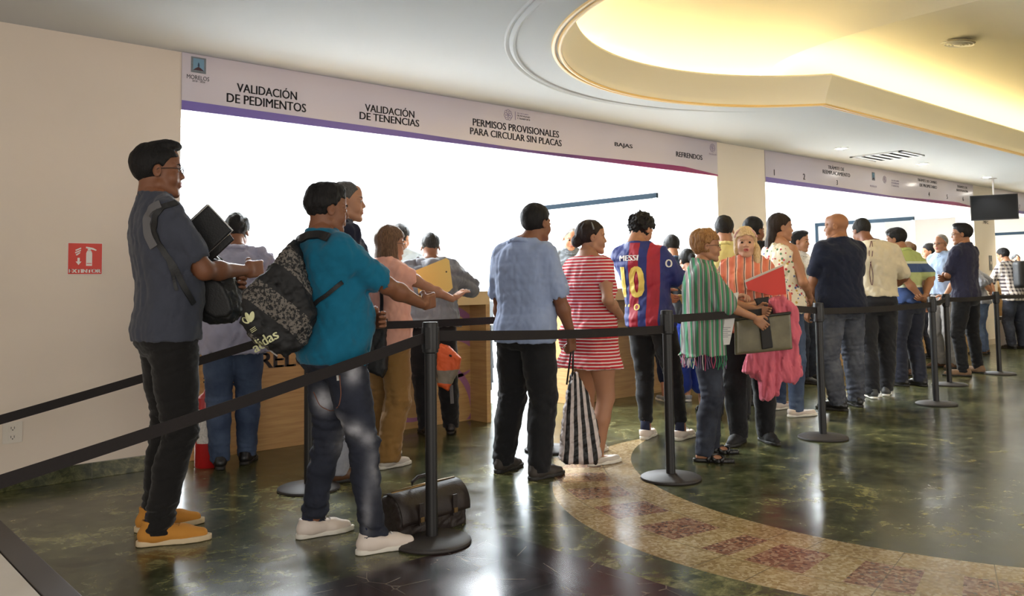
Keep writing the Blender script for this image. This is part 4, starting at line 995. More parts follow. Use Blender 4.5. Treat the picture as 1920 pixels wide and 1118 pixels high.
_ab = JER.M('ABSOLUTE', _x); _redm = JER.M('MAXIMUM', _rng(_x, -.205, -.120), _rng(_x, -.055, .035)); _redm = JER.M('MULTIPLY', _redm, JER.M('LESS_THAN', JER.Z, 1.47)); _redm = JER.M('MULTIPLY', _redm, JER.M('LESS_THAN', _ab, .20))
JER.color(JER.mix(_redm, (.012, .024, .17), (.36, .010, .030))); JER.bump(JER.noise(240, 2), .08, .01); JER = JER.m
P['jersey'] = person(dict(label='curly-haired person in a blue and red football shirt numbered 10 and black trousers', px=(1243, 824), yaw=18, H=1.70, wt=1.05, skin='mid', res=.008, fp={'L': (1212, 822, -4), 'R': (1278, 824, 8)}, hip=(-.07, 0), side=-.17, lean=.04, head=dict(yaw=-22, pitch=-24, off=(0, .05, 0)),
    hair=dict(m=HB, t=.024, amp=.011, fr=85, fringe=.07, nape=-.06, low=-.13, st=(1, 1, 1)), arms={'R': dict(w=(.14, .36, 1.07), pole=(.8, -.3, -1), curl=.5, n=(-.3, 0, 1)), 'L': dict(w=(-.12, .36, 1.07), pole=(-.8, -.3, -1), curl=.5)},
    top=dict(name='football_shirt', m=JER, hem=.495, sleeve=.80, infl=.016, sl_infl=.022, collar=1, fold=.004, flare=0), legs=dict(m=BLK, fit=(.010, .008, .008, .006), drop=-.07), shoes={'m': mat('shoe_white', (.72, .62, .55), .5), 'sm': SOLE_W, 'high': .065, 'laces': 1}, seed=4))
P['navy_jacket'] = person(dict(label='dark-haired person in a blue jacket and navy cropped trousers at the counter', pxY=(1262, 5.32), yaw=58, H=1.64, wt=.95, skin='mid', res=.010, lean=.14, eyes=0, head=dict(yaw=-6, pitch=-22, off=(.02, .05, 0)), hair=dict(SHORT, t=.017), side=.04,
    arms={'L': dict(w=(-.1, .42, 1.14), n=(0, 0, -1)), 'R': dict(w=(.30, .42, 1.14), n=(0, 0, -1))}, top=dict(name='jacket', m=C('jacket_blue', (.045, .075, .14)), hem=.5, sleeve=1.8, collar=2), legs=dict(m=NAVY, fit=(.012, .014, .02, .02), drop=-.16), shoes={'m': mat('shoe_grey', (.30, .30, .30), .5), 'sm': SOLE_W, 'high': .06}))
P['blue_skirt'] = person(dict(label='person with a dark ponytail and blue skirt glimpsed behind the green poncho', pxY=(1290, 4.75), yaw=62, H=1.46, f=1, wt=.95, skin='mid', res=.011, eyes=0, head=dict(yaw=0, pitch=-20), hair=dict(m=HB, t=.016, brow=0, ex=g3(((0, -.13, -.02), (.035, .045, .06))), low=-.15),
    arms={'L': dict(w=(-.2, .35, 1.05)), 'R': dict(w=(.18, .35, 1.05))}, top=dict(name='blouse', m=BLK, hem=.55, sleeve=.5), legs=dict(name='skirt', m=C('skirt_blue', (.02, .05, .36)), fit=(.03, .04, .06, .05), drop=-.2), shoes=dict(K_BLACK, sandal=1)))
GS = stripes('green_stripe_weave', 'Y', .064, [(0, (.03, .20, .085)), (.22, (.03, .20, .085)), (.23, (.26, .20, .20)), (.42, (.55, .50, .44)), (.48, (.05, .28, .14)), (.66, (.20, .17, .17)), (.80, (.46, .50, .44)), (.86, (.10, .12, .11))], .015)
P['poncho'] = person(dict(label='copper-haired person in a green striped fringed poncho, jeans and black sandals', px=(1330, 858), yaw=-48, H=1.515, f=1, wt=1.04, belly=.0, skin='mid', res=.008, fp={'R': (1322, 866, 8), 'L': (1334, 850, 0)}, head=dict(yaw=-4, pitch=0, off=(0, .01, 0)),
    hair=dict(m=HCO, t=.026, amp=.006, fr=60, fringe=.066, nape=-.06, low=-.12, ex=g3(((0, -.03, .075), (.085, .095, .06)))), arms={'R': dict(w=(.12, .30, .93), pole=(.7, -.4, -.7), f=(-.1, .75, -.65), n=(-1, 0, 0), curl=.55), 'L': dict(w=(-.08, .34, .98), pole=(-.7, -.2, -.8), curl=.6)},
    top=dict(name='poncho', m=GS, hem=.455, sleeve=.95, infl=.022, sl_infl=.034, fold=.010, ff=10, vs=.35, flare=.006, drape=1.0), legs=dict(m=J_DARK, fit=(.010, .012, .016, .020)), shoes={'m': mat('shoe_black', (.012, .011, .011), .35), 'sandal': 1}, glasses=1))
P['yellow'] = person(dict(label='person in a pale yellow shirt standing behind the coral striped blouse', xy=(6.22, 4.3), yaw=38, H=1.73, wt=.95, skin='mid', res=.011, eyes=0, head=dict(yaw=0, pitch=-6), hair=dict(SHORT, t=.010, ex=g3(((0, .0, .105), (.06, .075, .03)))), arms={'R': dict(w=(.15, .3, 1.1)), 'L': dict(w=(-.15, .3, 1.1))},
    top=dict(name='shirt', m=C('shirt_yellow', (.74, .64, .26)), hem=.5, sleeve=.9, collar=2), legs=dict(m=BLK2)))
CO = stripes('coral_stripe_blouse', 'X', .058, [(0, (.72, .20, .12)), (.46, (.72, .20, .12)), (.47, (.82, .62, .50)), (.60, (.08, .03, .03)), (.70, (.82, .62, .50)), (.76, (.74, .24, .14))], .03)
P['blonde'] = person(dict(label='blonde person in a coral striped blouse, black trousers and boots facing the camera', px=(1410, 834), yaw=212, H=1.555, f=1, wt=1.1, skin='light', res=.0075, hres=.0036, fp={'R': (1386, 832, 20), 'L': (1436, 828, -26)}, head=dict(yaw=4, pitch=2), open_mouth=1,
    hair=dict(m=HBL, t=.022, fringe=.064, side=.018, noear=1, nape=-.14, low=-.17, ex=g3(((.0, -.05, -.02), (.075, .06, .09)), ((-.082, .0, -.085), (.034, .04, .08)), ((-.085, .03, -.14), (.028, .03, .05)), ((.075, -.02, -.04), (.02, .04, .06))), amp=.004, fr=70),
    arms={'R': dict(w=(.10, .24, 1.055), pole=(.9, -.2, -.9), f=(-.9, .25, .2), n=(0, .1, -1), curl=.55), 'L': dict(w=(-.08, .24, 1.02), pole=(-.9, -.2, -.9), f=(.8, .4, -.1), n=(0, -.2, -1), curl=.8)},
    top=dict(name='blouse', m=CO, hem=.52, sleeve=1.45, infl=.020, sl_infl=.020, collar=2, fold=.007), legs=dict(m=BLK, fit=(.014, .018, .024, .02)), shoes={'m': mat('boot_suede', (.012, .011, .012), .8), 'high': .17, 'k': 1.06, 'w': 1.1}, seed=8))
P['black_hair'] = person(dict(label='black-haired person just behind the blonde head, almost hidden', xy=(7.19, 4.62), yaw=50, H=1.78, wt=.95, skin='brown', res=.011, eyes=0, head=dict(yaw=-60, pitch=-4), hair=dict(SHORT, t=.02), arms={'R': dict(w=(.15, .3, 1.1)), 'L': dict(w=(-.15, .3, 1.1))},
    top=dict(name='shirt', m=BLK, hem=.5, sleeve=.9), legs=dict(m=BLK2)))
FL = NT('floral_print', .8); _v = FL.vor(34, 'Distance'); _c = FL.vor(34, 'Color')
_s = FL.nt.nodes.new('ShaderNodeSeparateColor'); FL.L(_c, _s.inputs[0])
FL.color(FL.mix(FL.M('MULTIPLY', FL.M('LESS_THAN', FL.M('ADD', _v, FL.M('MULTIPLY', FL.noise(120, 2), .35)), .55), FL.M('GREATER_THAN', _s.outputs[0], .35)), (.76, .70, .56), FL.ramp(_s.outputs[1], [(0, (.50, .07, .09)), (.3, (.10, .13, .30)), (.6, (.55, .35, .08)), (.8, (.12, .20, .10))], True))); FL = FL.m
P['floral'] = person(dict(label='long-haired person in a sleeveless cream floral top, grey jeans and white slip-ons', px=(1474, 776), yaw=-12, H=1.765, f=1, wt=1.12, skin='mid', res=.009, fp={'R': (1494, 782, 8), 'L': (1462, 768, 0)}, head=dict(yaw=-30, pitch=0),
    hair=dict(m=HDB, t=.016, fringe=.074, side=.012, noear=0, nape=-.2, low=-.24, ex=g3(((0, -.085, -.06), (.06, .045, .12)), ((0, -.115, -.15), (.045, .032, .09))), amp=.003, st=(1, 1, .2)), arms={'R': dict(w=(.13, .20, 1.03), pole=(.8, -1, 0), curl=.4), 'L': dict(w=(-.15, .25, 1.0))},
    top=dict(name='top', m=FL, hem=.505, sleeve=0, infl=.014, neckz=.845, fold=.006, flare=.012), legs=dict(m=J_MID, fit=(.006, .008, .010, .012)), shoes={'m': mat('shoe_white', (.72, .62, .55), .5), 'sm': SOLE_W, 'high': .06}))
DOT = NT('white_dotted_shirt', .8); DOT.color(DOT.mix(DOT.M('LESS_THAN', DOT.vor(60), .22), (.70, .68, .66), (.25, .22, .24))); DOT = DOT.m
P['dotted'] = person(dict(label='young person in a white speckled shirt with black belt, behind the queue facing sideways', px=(1508, 716), yaw=-88, H=1.745, wt=.98, skin='mid', res=.009, fp={'R': (1507, 719, 10), 'L': (1522, 713, -10)}, head=dict(yaw=6, pitch=-2), hair=dict(SHORT, t=.014, ex=g3(((0, .03, .105), (.055, .06, .03)))),
    arms={'R': dict(w=(.2, .12, .86)), 'L': dict(w=(-.15, .15, .90))}, top=dict(name='shirt', m=DOT, hem=.575, sleeve=1.3, collar=2, flare=-.004), legs=dict(m=J_DARK, infl=.014, belt=1, fit=(.01, .012, .014, .014)), shoes=K_BLACK))
P['bald'] = person(dict(label='bald person in a navy t-shirt and grey jeans, seen from behind', px=(1585, 768), yaw=60, H=1.785, wt=1.16, belly=.05, skin='tan', res=.008, fp={'L': (1572, 770, -30), 'R': (1606, 762, 6)}, head=dict(yaw=46, pitch=-2, off=(0, .02, 0)), hair=None,
    arms={'L': dict(w=(-.23, .20, .86), pole=(-1, -.5, -.3), curl=.4), 'R': dict(w=(.22, .24, .86), pole=(.6, -1, -.3))}, top=dict(name='t_shirt', m=NAVY, hem=.485, sleeve=.72, infl=.018, sl_infl=.024, collar=1, fold=.003, flare=.014), legs=dict(m=denim('denim_slate', (.05, .055, .075), (.12, .13, .16)), fit=(.014, .018, .024, .024), fold=.008), shoes=K_BLACK, seed=12))
P['cream'] = person(dict(label='broad person in a cream t-shirt with thin dark lines and black trousers', px=(1648, 744), yaw=34, H=1.79, wt=1.12, skin='brown', res=.009, eyes=0, fp={'L': (1636, 747, -10), 'R': (1662, 742, 12)}, head=dict(yaw=28, pitch=-16, off=(-.09, .06, 0)), hair=dict(m=HKF, t=.009, nape=-.05, low=-.12, brow=0),
    arms={'R': dict(w=(.16, .26, 1.06), pole=(1, -.6, -.4)), 'L': dict(w=(-.16, .26, 1.06), pole=(-1, -.6, -.4))}, top=dict(name='t_shirt', m=C('tee_cream', (.66, .58, .42)), hem=.56, sleeve=.80, infl=.020, sl_infl=.026, collar=1, flare=.014), legs=dict(m=BLK2, fit=(.016, .02, .026, .024), infl=.012), shoes={'m': mat('shoe_grey_dark', (.06, .06, .06), .5), 'sm': SOLE_W}, seed=13))
def polo_green():
    n = NT('green_navy_rugby', .8); z = n.Z
    def r(a, b): return n.M('MULTIPLY', n.M('GREATER_THAN', z, a), n.M('LESS_THAN', z, b))
    c = n.mix(r(1.24, 1.335), (.40, .46, .16), (.05, .09, .22)); c = n.mix(r(1.335, 1.36), c, (.62, .66, .50)); c = n.mix(r(1.10, 1.24), c, (.46, .52, .24)); c = n.mix(r(1.075, 1.10), c, (.62, .66, .50)); c = n.mix(n.M('LESS_THAN', z, 1.075), c, (.035, .07, .20)); n.color(c); return n.m
P['rugby'] = person(dict(label='person in a lime and navy banded polo shirt with hands clasped behind', px=(1708, 724), yaw=74, H=1.735, wt=1.05, belly=.02, skin='tan', res=.009, lean=.12, fp={'L': (1690, 724, -14), 'R': (1726, 724, 4)}, hip=(0, -.02), head=dict(yaw=24, pitch=-10, off=(0, .05, 0)), hair=dict(m=HB, t=.018, ex=g3(((0, .02, .10), (.06, .07, .035)))),
    arms={'R': dict(w=(.05, -.20, .99), pole=(1, -.4, 0), f=(-.8, -.2, -.3), curl=.5), 'L': dict(w=(-.03, -.21, .96), pole=(-1, -.4, 0), f=(.8, -.2, -.3), curl=.5)}, top=dict(name='polo_shirt', m=polo_green(), hem=.525, sleeve=.82, infl=.018, sl_infl=.024, collar=2), legs=dict(m=C('trousers_ink', (.024, .026, .042)), fit=(.014, .018, .024, .026)), shoes=K_BLACK, seed=14))
P['bun'] = person(dict(label='person with light brown hair tied up, behind the lime and navy banded polo', px=(1712, 704), yaw=70, H=1.62, f=1, wt=1.0, skin='tan', res=.011, eyes=0, hair=dict(m=HBR, t=.018, brow=0, ex=g3(((0, -.10, .05), (.05, .05, .06)))), head=dict(yaw=0), arms={'R': dict(w=(.2, .15, .95)), 'L': dict(w=(-.2, .2, .95))},
    top=dict(name='blouse', m=C('top_brown', (.20, .11, .07)), hem=.5, sleeve=.6), legs=dict(m=BLK2), shoes=K_BRN))
P['far_navy'] = person(dict(label='dark-haired person in a dark blue shirt beyond the lime and navy banded polo', px=(1752, 672), yaw=96, H=1.69, wt=.98, skin='mid', res=.012, head=dict(yaw=34, pitch=-4), hair=dict(SHORT, t=.016), arms={'R': dict(w=(.2, .2, .95)), 'L': dict(w=(-.2, .2, .95))},
    top=dict(name='shirt', m=NAVY, hem=.5, sleeve=1.6), legs=dict(m=J_DARK)))
P['elder'] = person(dict(label='elder person in a light blue shirt and grey trousers behind the folded-arms person', px=(1776, 690), yaw=160, H=1.755, wt=.98, skin='mid', res=.011, head=dict(yaw=10), hair=dict(m=HG, t=.008, fringe=.09, side=-.01), arms={'R': dict(w=(.2, .1, .85)), 'L': dict(w=(-.2, .2, .95))},
    top=dict(name='shirt', m=C('shirt_sky', (.30, .38, .52)), hem=.55, sleeve=.9, collar=2, infl=.02), legs=dict(m=C('trousers_grey', (.22, .21, .20)), fit=(.014, .018, .024, .026)), shoes=K_BRN, glasses=1))
P['specs'] = person(dict(label='person in a midnight t-shirt and black jeans, glasses and folded arms, by the posts', px=(1818, 704), yaw=82, H=1.835, wt=1.0, skin='tan', res=.009, fp={'L': (1806, 706, -30), 'R': (1834, 700, 0)}, head=dict(yaw=32, pitch=0), hair=dict(m=HB, t=.016, ex=g3(((0, .03, .11), (.055, .06, .026)))), glasses=1,
    arms={'L': dict(w=(.09, .19, 1.20), pole=(-.8, .2, -1), f=(1, 0, .1), n=(0, -1, 0), curl=.3), 'R': dict(w=(-.09, .21, 1.16), pole=(.9, -.1, -1), f=(-1, 0, .1), n=(0, -1, 0), curl=.3)}, top=dict(name='t_shirt', m=C('tee_midnight', (.022, .022, .05)), hem=.50, sleeve=.72, infl=.016, sl_infl=.02, collar=1), legs=dict(m=BLK, fit=(.008, .01, .012, .014)), shoes=K_TAN, seed=15))
P['grey_polo'] = person(dict(label='person in a grey polo shirt and blue jeans next to the second cream column', pxY=(1836, 5.2), yaw=100, lean=.2, H=1.55, wt=1.05, skin='tan', res=.011, eyes=0, head=dict(yaw=10), hair=dict(SHORT), arms={'R': dict(w=(.10, -.18, .92), pole=(1, -.5, 0), f=(-.8, 0, -.3)), 'L': dict(w=(-.05, -.2, .9), pole=(-1, -.5, 0), f=(.8, 0, -.3))},
    top=dict(name='polo_shirt', m=C('polo_grey', (.21, .21, .225)), hem=.5, sleeve=.85, infl=.02, sl_infl=.028), legs=dict(m=J_MID, fit=(.014, .018, .024, .026)), shoes=K_BRN))
PL = NT('plaid_shirt', .85)
def band_(a, p, w): return PL.M('LESS_THAN', PL.M('FRACT', PL.M('DIVIDE', PL.M('ADD', a, 5.0), p)), w)
PL.color(PL.mix(PL.M('MULTIPLY', PL.M('ADD', band_(PL.X, .06, .45), band_(PL.Z, .06, .45)), .5), (.62, .56, .50), (.05, .035, .04))); PL = PL.m
P['plaid'] = person(dict(label='person in a brown and white plaid shirt leaning on the far counter', pxY=(1900, 5.15), yaw=62, H=1.66, wt=1.08, skin='tan', res=.011, lean=.2, head=dict(yaw=20, pitch=-16, off=(0, .08, 0)), hair=dict(SHORT, t=.016), arms={'L': dict(w=(-.2, .45, 1.14), n=(0, 0, -1)), 'R': dict(w=(.2, .45, 1.14), n=(0, 0, -1))},
    top=dict(name='shirt', m=PL, hem=.48, sleeve=1.7, infl=.024), legs=dict(m=J_DARK, fit=(.014, .018, .024, .026)), shoes=K_BLACK))
P['far_clerk'] = person(dict(label='dark-haired person behind the far counter, past the plaid shirt', xy=(20.6, 6.75), yaw=220, H=1.67, wt=1, skin='mid', res=.013, hair=dict(SHORT), top=dict(name='shirt', m=WHI, hem=.5, sleeve=1.6), legs=dict(m=BLK2)))
P['clerk_bun'] = person(dict(label='clerk with dark hair in a bun seated at a desk beyond the first counter', xy=(5.42, 6.95), yaw=215, z=-.36, H=1.62, f=1, wt=.95, skin='light', res=.010, feet={'R': (.12, .42, 5, .36), 'L': (-.12, .42, -5, .36)}, head=dict(yaw=-38, pitch=-6), hair=dict(m=HB, t=.014, ex=g3(((0, -.125, .0), (.038, .038, .038)))),
    arms={'L': dict(w=(-.18, .35, 1.20), n=(0, 0, -1)), 'R': dict(w=(.18, .35, 1.20), n=(0, 0, -1))}, top=dict(name='blouse', m=C('blouse_ice', (.45, .52, .60)), hem=.54, sleeve=.8), legs=dict(m=BLK2)))
print('people done')
# ================================================================== PROPS
def fa(R0, R1): pass
def bvh_of(o): return BVHTree.FromPolygons([v.co for v in o.data.vertices], [tuple(p.vertices) for p in o.data.polygons])
_B = {}
def rootm(B): return Matrix.Translation(B.root.location) @ Matrix.Rotation(B.yaw, 4, 'Z')
def hit(B, o, px, py, off=.004):
    """point on a garment under a picture point, in the person's own frame"""
    if o.name not in _B: _B[o.name] = bvh_of(o)
    Mi = rootm(B).inverted(); a = Mi @ Vector((0, 0, EYE)); d = (Mi.to_3x3() @ Vector(tuple(ray(px, py)))).normalized()
    h = _B[o.name].ray_cast(a, d)
    if h[0] is None: return None
    nn = h[1] if h[1].dot(d) < 0 else -h[1]
    return h[0]+nn*off, nn
def toloc(B, px, py, ref, extra=0.0):
    """picture point at the distance of a reference point (own frame) -> own frame"""
    M = rootm(B); w = M @ Vector(tuple(map(float, ref))); dist = (np.array(w)-[0, 0, EYE]) @ cF+extra
    r = ray(px, py); p = Vector((float(r[0]*dist), float(r[1]*dist), float(EYE+r[2]*dist))); return M.inverted() @ p
def camdir(B): return (rootm(B).inverted().to_3x3() @ Vector((-cF[0], -cF[1], 0))).normalized()
def ribbon(mb, pn, w, t=.004):
    pn = [q for q in pn if q is not None]; n = len(pn); v = []
    for _ in range(3): pn = [pn[0]]+[((pn[i-1][0]+pn[i][0]*2+pn[i+1][0])/4, (pn[i-1][1]+pn[i][1]*2+pn[i+1][1]).normalized()) for i in range(1, n-1)]+[pn[-1]]
    for i, (p, nn) in enumerate(pn):
        tg = (pn[min(i+1, n-1)][0]-pn[max(i-1, 0)][0]).normalized(); s = tg.cross(nn).normalized()
        for a, b in ((-w/2, -t/2), (w/2, -t/2), (w/2, t/2), (-w/2, t/2)): v.append(tuple(p+s*a+nn*b))
    f = [(4*i+k, 4*i+(k+1) % 4, 4*i+4+(k+1) % 4, 4*i+4+k) for i in range(n-1) for k in range(4)]+[(0, 1, 2, 3), (4*n-1, 4*n-2, 4*n-3, 4*n-4)]
    mb.add(v, f); return mb
def dense(pts, k=7):
    out = []
    for a, b in zip(pts[:-1], pts[1:]): out += [(a[0]+(b[0]-a[0])*i/k, a[1]+(b[1]-a[1])*i/k) for i in range(k)]
    return out+[pts[-1]]
def polyp(pts, hw, rad, M):
    """rounded slab: 2D outline pts in the frame's x,y, half thickness hw along its z"""
    pts = np.array(pts, float); Mi = np.linalg.inv(np.array(M, float)); A, t = Mi[:3, :3], Mi[:3, 3]
    c = np.array([(np.array(M, float) @ np.array([x, y, z, 1]))[:3] for x, y in pts for z in (-hw, hw)])
    def fn(X, Y, Z):
        x = A[0, 0]*X+A[0, 1]*Y+A[0, 2]*Z+t[0]; y = A[1, 0]*X+A[1, 1]*Y+A[1, 2]*Z+t[1]; z = A[2, 0]*X+A[2, 1]*Y+A[2, 2]*Z+t[2]
        d = np.full(x.shape, 1e9); s = np.ones(x.shape); n = len(pts); j = n-1
        for i in range(n):
            ex, ey = pts[j]-pts[i]; wx, wy = x-pts[i][0], y-pts[i][1]; q = np.clip((wx*ex+wy*ey)/(ex*ex+ey*ey), 0, 1)
            bx, by = wx-ex*q, wy-ey*q; d = np.minimum(d, bx*bx+by*by)
            c1 = y >= pts[i][1]; c2 = y < pts[j][1]; c3 = ex*wy > ey*wx
            fl = (c1 & c2 & c3) | (~c1 & ~c2 & ~c3); s = np.where(fl, -s, s); j = i
        d = s*np.sqrt(d)+rad; dz = np.abs(z)-hw+rad
        return np.sqrt(np.maximum(d, 0)**2+np.maximum(dz, 0)**2)+np.minimum(np.maximum(d, dz), 0)-rad
    return Prim(c.min(0)-.01, c.max(0)+.01, fn)
def fprop(name, prims, m, parent, h=.006, k=.01, noise=None, M=None, cuts=None):
    prims = prims if isinstance(prims, list) else [prims]
    F_ = Field(np.min([p.lo for p in prims], 0)-.02, np.max([p.hi for p in prims], 0)+.02, h); F_.add(prims, k)
    if cuts: F_.cut(cuts, .005)
    if noise: F_.noise(*noise[:3], band=.03, ridge=True, stretch=(1, 1, noise[3] if len(noise) > 3 else 1))
    return fobj(name, F_, m, parent, M)
LEA = mat('black_nylon', (.012, .012, .013), .55, bump=.15, bscale=120)

# --- slate person: portfolio and backpack
B = P['slate']
t = prop('portfolio', B, 'black leather portfolio with white papers hugged by the slate grey t-shirt', 'portfolio')
c = toloc(B, 386, 436, (.06, .20, 1.36)); cd = camdir(B); up = Vector((0, 0, 1)); rt = up.cross(cd).normalized()
an = R(-47); ax = rt*math.cos(an)+up*math.sin(an); ay = -rt*math.sin(an)+up*math.cos(an)
fm = frame(c, ax, ay, cd)
fprop('cover', polyp([(-.085, -.15), (.085, -.15), (.085, .10), (-.085, .10)], .010, .006, frame(c+cd*.012, ax, ay, cd)), LEA, t, .004)
fprop('cover', polyp([(-.105, -.15), (.115, -.15), (.115, .07), (-.105, .095)], .010, .006, frame(c-cd*.024, ax, ay, cd)), LEA, t, .004)
MB().box(-.095, .082, -.14, .101, -.006, .004, frame(c-cd*.006, ax, ay, cd)).build('papers', WHI, t)
t = prop('backpack', B, 'black backpack hanging in front of the slate grey t-shirt', 'backpack')
bp = [toloc(B, x, y, (.02, .30, 1.08)) for x, y in ((352, 478), (400, 480), (428, 505), (449, 548), (457, 582), (440, 602), (402, 606), (372, 590), (352, 540))]
c = sum(bp, Vector())/len(bp); M0 = frame(c, rt, up, cd); Mi = M0.inverted(); out = [((Mi @ q).x, (Mi @ q).y) for q in bp]
sk = fprop('bag_body', [polyp(out, .085, .05, M0)], LEA, t, .006, noise=(.006, 38, 2))
fprop('front_pocket', [polyp([(x*.62+.03, y*.6-.035) for x, y in out], .02, .016, frame(c+cd*.078, rt, up, cd))], LEA, sk, .006)
b = MB(); ribbon(b, [hit(B, B.shirt, *q, .006) for q in dense([(302, 384), (285, 392), (277, 412), (279, 440), (291, 464)])], .042, .010)
b.build('padded_strap', mat('strap_grey', (.14, .135, .14), .8), t, smooth='angle')
b = MB(); ribbon(b, [hit(B, B.shirt, *q, .006) for q in dense([(330, 381), (306, 388), (292, 404), (290, 432), (298, 456), (312, 480), (330, 505), (345, 540), (362, 570)])], .026, .008); b.build('strap', LEA, t, smooth='angle')
b = MB(); ribbon(b, [hit(B, B.shirt, *q, .006) for q in dense([(312, 480), (322, 510), (331, 545)])], .014, .004); b.build('webbing', LEA, t)

# --- teal person: drawstring sack
B = P['teal']; cd = camdir(B)
t = prop('drawstring_bag', B, 'black speckled drawstring sack with pale leaf logo, behind the teal t-shirt', 'bag')
SP = NT('speckled_nylon', .7); _y, _z = SP.Y, SP.Z
_m = SP.M('MULTIPLY', SP.M('GREATER_THAN', SP.noise(75, 3, .7), .50), SP.M('LESS_THAN', SP.M('PINGPONG', SP.M('ADD', SP.M('ADD', _y, _z), 0.05), .13), .065))
SP.color(SP.mix(_m, (.010, .010, .011), (.16, .14, .12))); SP = SP.m
rt = Vector((0, 0, 1)).cross(cd).normalized(); up = Vector((0, 0, 1))
ref = (.02, -.26, 1.05)
pp = [toloc(B, x, y, ref) for x, y in ((553, 452), (534, 474), (500, 512), (463, 548), (458, 604), (488, 642), (540, 664), (572, 645), (592, 590), (574, 520))]
c = sum(pp, Vector())/len(pp); M0 = frame(c, rt, up, cd); Mi = M0.inverted(); out = [((Mi @ q).x, (Mi @ q).y) for q in pp]
sack = fprop('sack', [polyp(out, .095, .06, M0)], SP, t, .006, noise=(.007, 34, 5))
def dloc(px, py):
    q = toloc(B, px, py, ref); return q
LOGO = mat('logo_pale', (.72, .72, .42), .6)
o0 = dloc(504, 638); ang = R(28); ax = rt*math.cos(ang)+up*math.sin(ang); ay = -rt*math.sin(ang)+up*math.cos(ang)
decal('lettering', text_geo('adidas', .155, .045, .001, .02), sack, LOGO, sack, o0, ax, ay, .003)
bm = bmesh.new()
for a in (-38, 0, 38):
    q = Matrix.Rotation(R(-a), 4, 'Z') @ Matrix.Translation((0, .028, 0)); vs = [bm.verts.new(q @ Vector((.011*math.cos(k), .024*math.sin(k), .001+.0004*(a+40)/40))) for k in np.linspace(0, 2*math.pi, 15)[:-1]]; bm.faces.new(vs)
decal('leaf_logo', bm, sack, LOGO, sack, dloc(484, 604), ax, ay, .003)
bm = bmesh.new()
for k in range(3):
    vs = [bm.verts.new(Vector(p)) for p in ((-.016, -.003-.007*k, .0012), (.016, -.003-.007*k, .0012), (.016, .000-.007*k, .0012), (-.016, .000-.007*k, .0012))]; bm.faces.new(vs)
decal('stripe_logo', bm, sack, LOGO, sack, dloc(487, 613), ax, ay, .0035)
b = MB(); ribbon(b, [hit(B, B.shirt, *q, .010) for q in dense([(556, 500), (553, 470), (560, 452), (578, 444), (598, 442), (618, 447)])], .040, .012); b.build('strap', LEA, t, smooth='angle')
b = MB(); ribbon(b, [hit(B, B.shirt, *q, .008) for q in dense([(642, 528), (622, 545), (600, 562), (582, 580)])], .018, .010); b.build('strap', LEA, t, smooth='angle')
MB().tube([dloc(493, 646), dloc(505, 656), dloc(520, 668)], .0035, 8).build('cord', WHI, t, smooth=True)
# jeans details
B2 = P['teal']

# --- peach person: folder and shoulder bag
B = P['peach']; cd = camdir(B); rt = up.cross(cd).normalized()
t = prop('folder', B, 'yellow manila folder held out behind the grey hooded sweatshirt', 'folder')
ref = B.wri['R']+B.hf['R']*.10; q = [toloc(B, x, y, ref, .03) for x, y in ((777, 508), (836, 484), (842, 488), (849, 540), (842, 547), (788, 566))]
c = sum(q, Vector())/len(q); M0 = frame(c, rt, up, cd); Mi = M0.inverted(); out = [((Mi @ p).x, (Mi @ p).y) for p in q]
MB().prism(out, -.002, .002, M0).build('cover', mat('manila_yellow', (.66, .48, .13), .6), t)
MB().prism([(x*.97, y*.97) for x, y in out], -.006, -.003, M0).build('papers', WHI, t)
MB().lathe([(.001, .0025), (.006, .0025)], n=12, ax=M0 @ Matrix.Translation((.055, .045, 0))).build('hole', LEA, t)
t = prop('shoulder_bag', B, 'black shoulder bag hanging at the hip of the peach top', 'bag')
ref = (.10, -.02, .85); q = [toloc(B, x, y, ref) for x, y in ((690, 600), (728, 598), (730, 690), (722, 704), (694, 690))]
c = sum(q, Vector())/len(q)+cd*.10; M0 = frame(c, rt, up, cd); Mi = frame(c, rt, up, cd).inverted(); out = [((Mi @ p).x, (Mi @ p).y) for p in q]
fprop('bag_body', polyp(out, .045, .02, M0), LEA, t, .007, noise=(.004, 40, 1))
b = MB(); ribbon(b, [hit(B, B.shirt, *z, .006) for z in dense([(694, 497), (706, 505), (714, 525), (717, 560), (716, 592)])], .022, .006); b.build('strap', LEA, t, smooth='angle')

# --- hooded sweatshirt: hood and waist bag
B = P['hoodie']; nbk = B.fw([0, -.02, .83*B.S['H']])
fprop('hood', [rc(nbk+np.array([.08, -.03, .03]), nbk+np.array([0, -.10, -.01]), .035, .055), rc(nbk+np.array([-.08, -.03, .03]), nbk+np.array([0, -.10, -.01]), .035, .055), rc(nbk+np.array([0, -.09, .0]), nbk+np.array([0, -.10, -.09]), .05, .03), rc(nbk+np.array([.08, -.03, .03]), nbk+np.array([.04, .07, .02]), .03, .025), rc(nbk+np.array([-.08, -.03, .03]), nbk+np.array([-.04, .07, .02]), .03, .025)], MATS['hoodie_grey'], B.root, .009, .03, noise=(.005, 40, 3))
t = prop('waist_bag', B, 'orange and grey bag hanging at the hip of the grey hooded sweatshirt', 'bag')
cd = camdir(B); rt = up.cross(cd).normalized(); ref = (.12, -.14, .8)
q = [toloc(B, x, y, ref, -.05) for x, y in ((826, 645), (842, 650), (864, 672), (862, 690), (840, 732), (822, 722), (820, 660))]
c = sum(q, Vector())/len(q); M0 = frame(c, rt, up, cd); Mi = M0.inverted(); out = [((Mi @ p).x, (Mi @ p).y) for p in q]
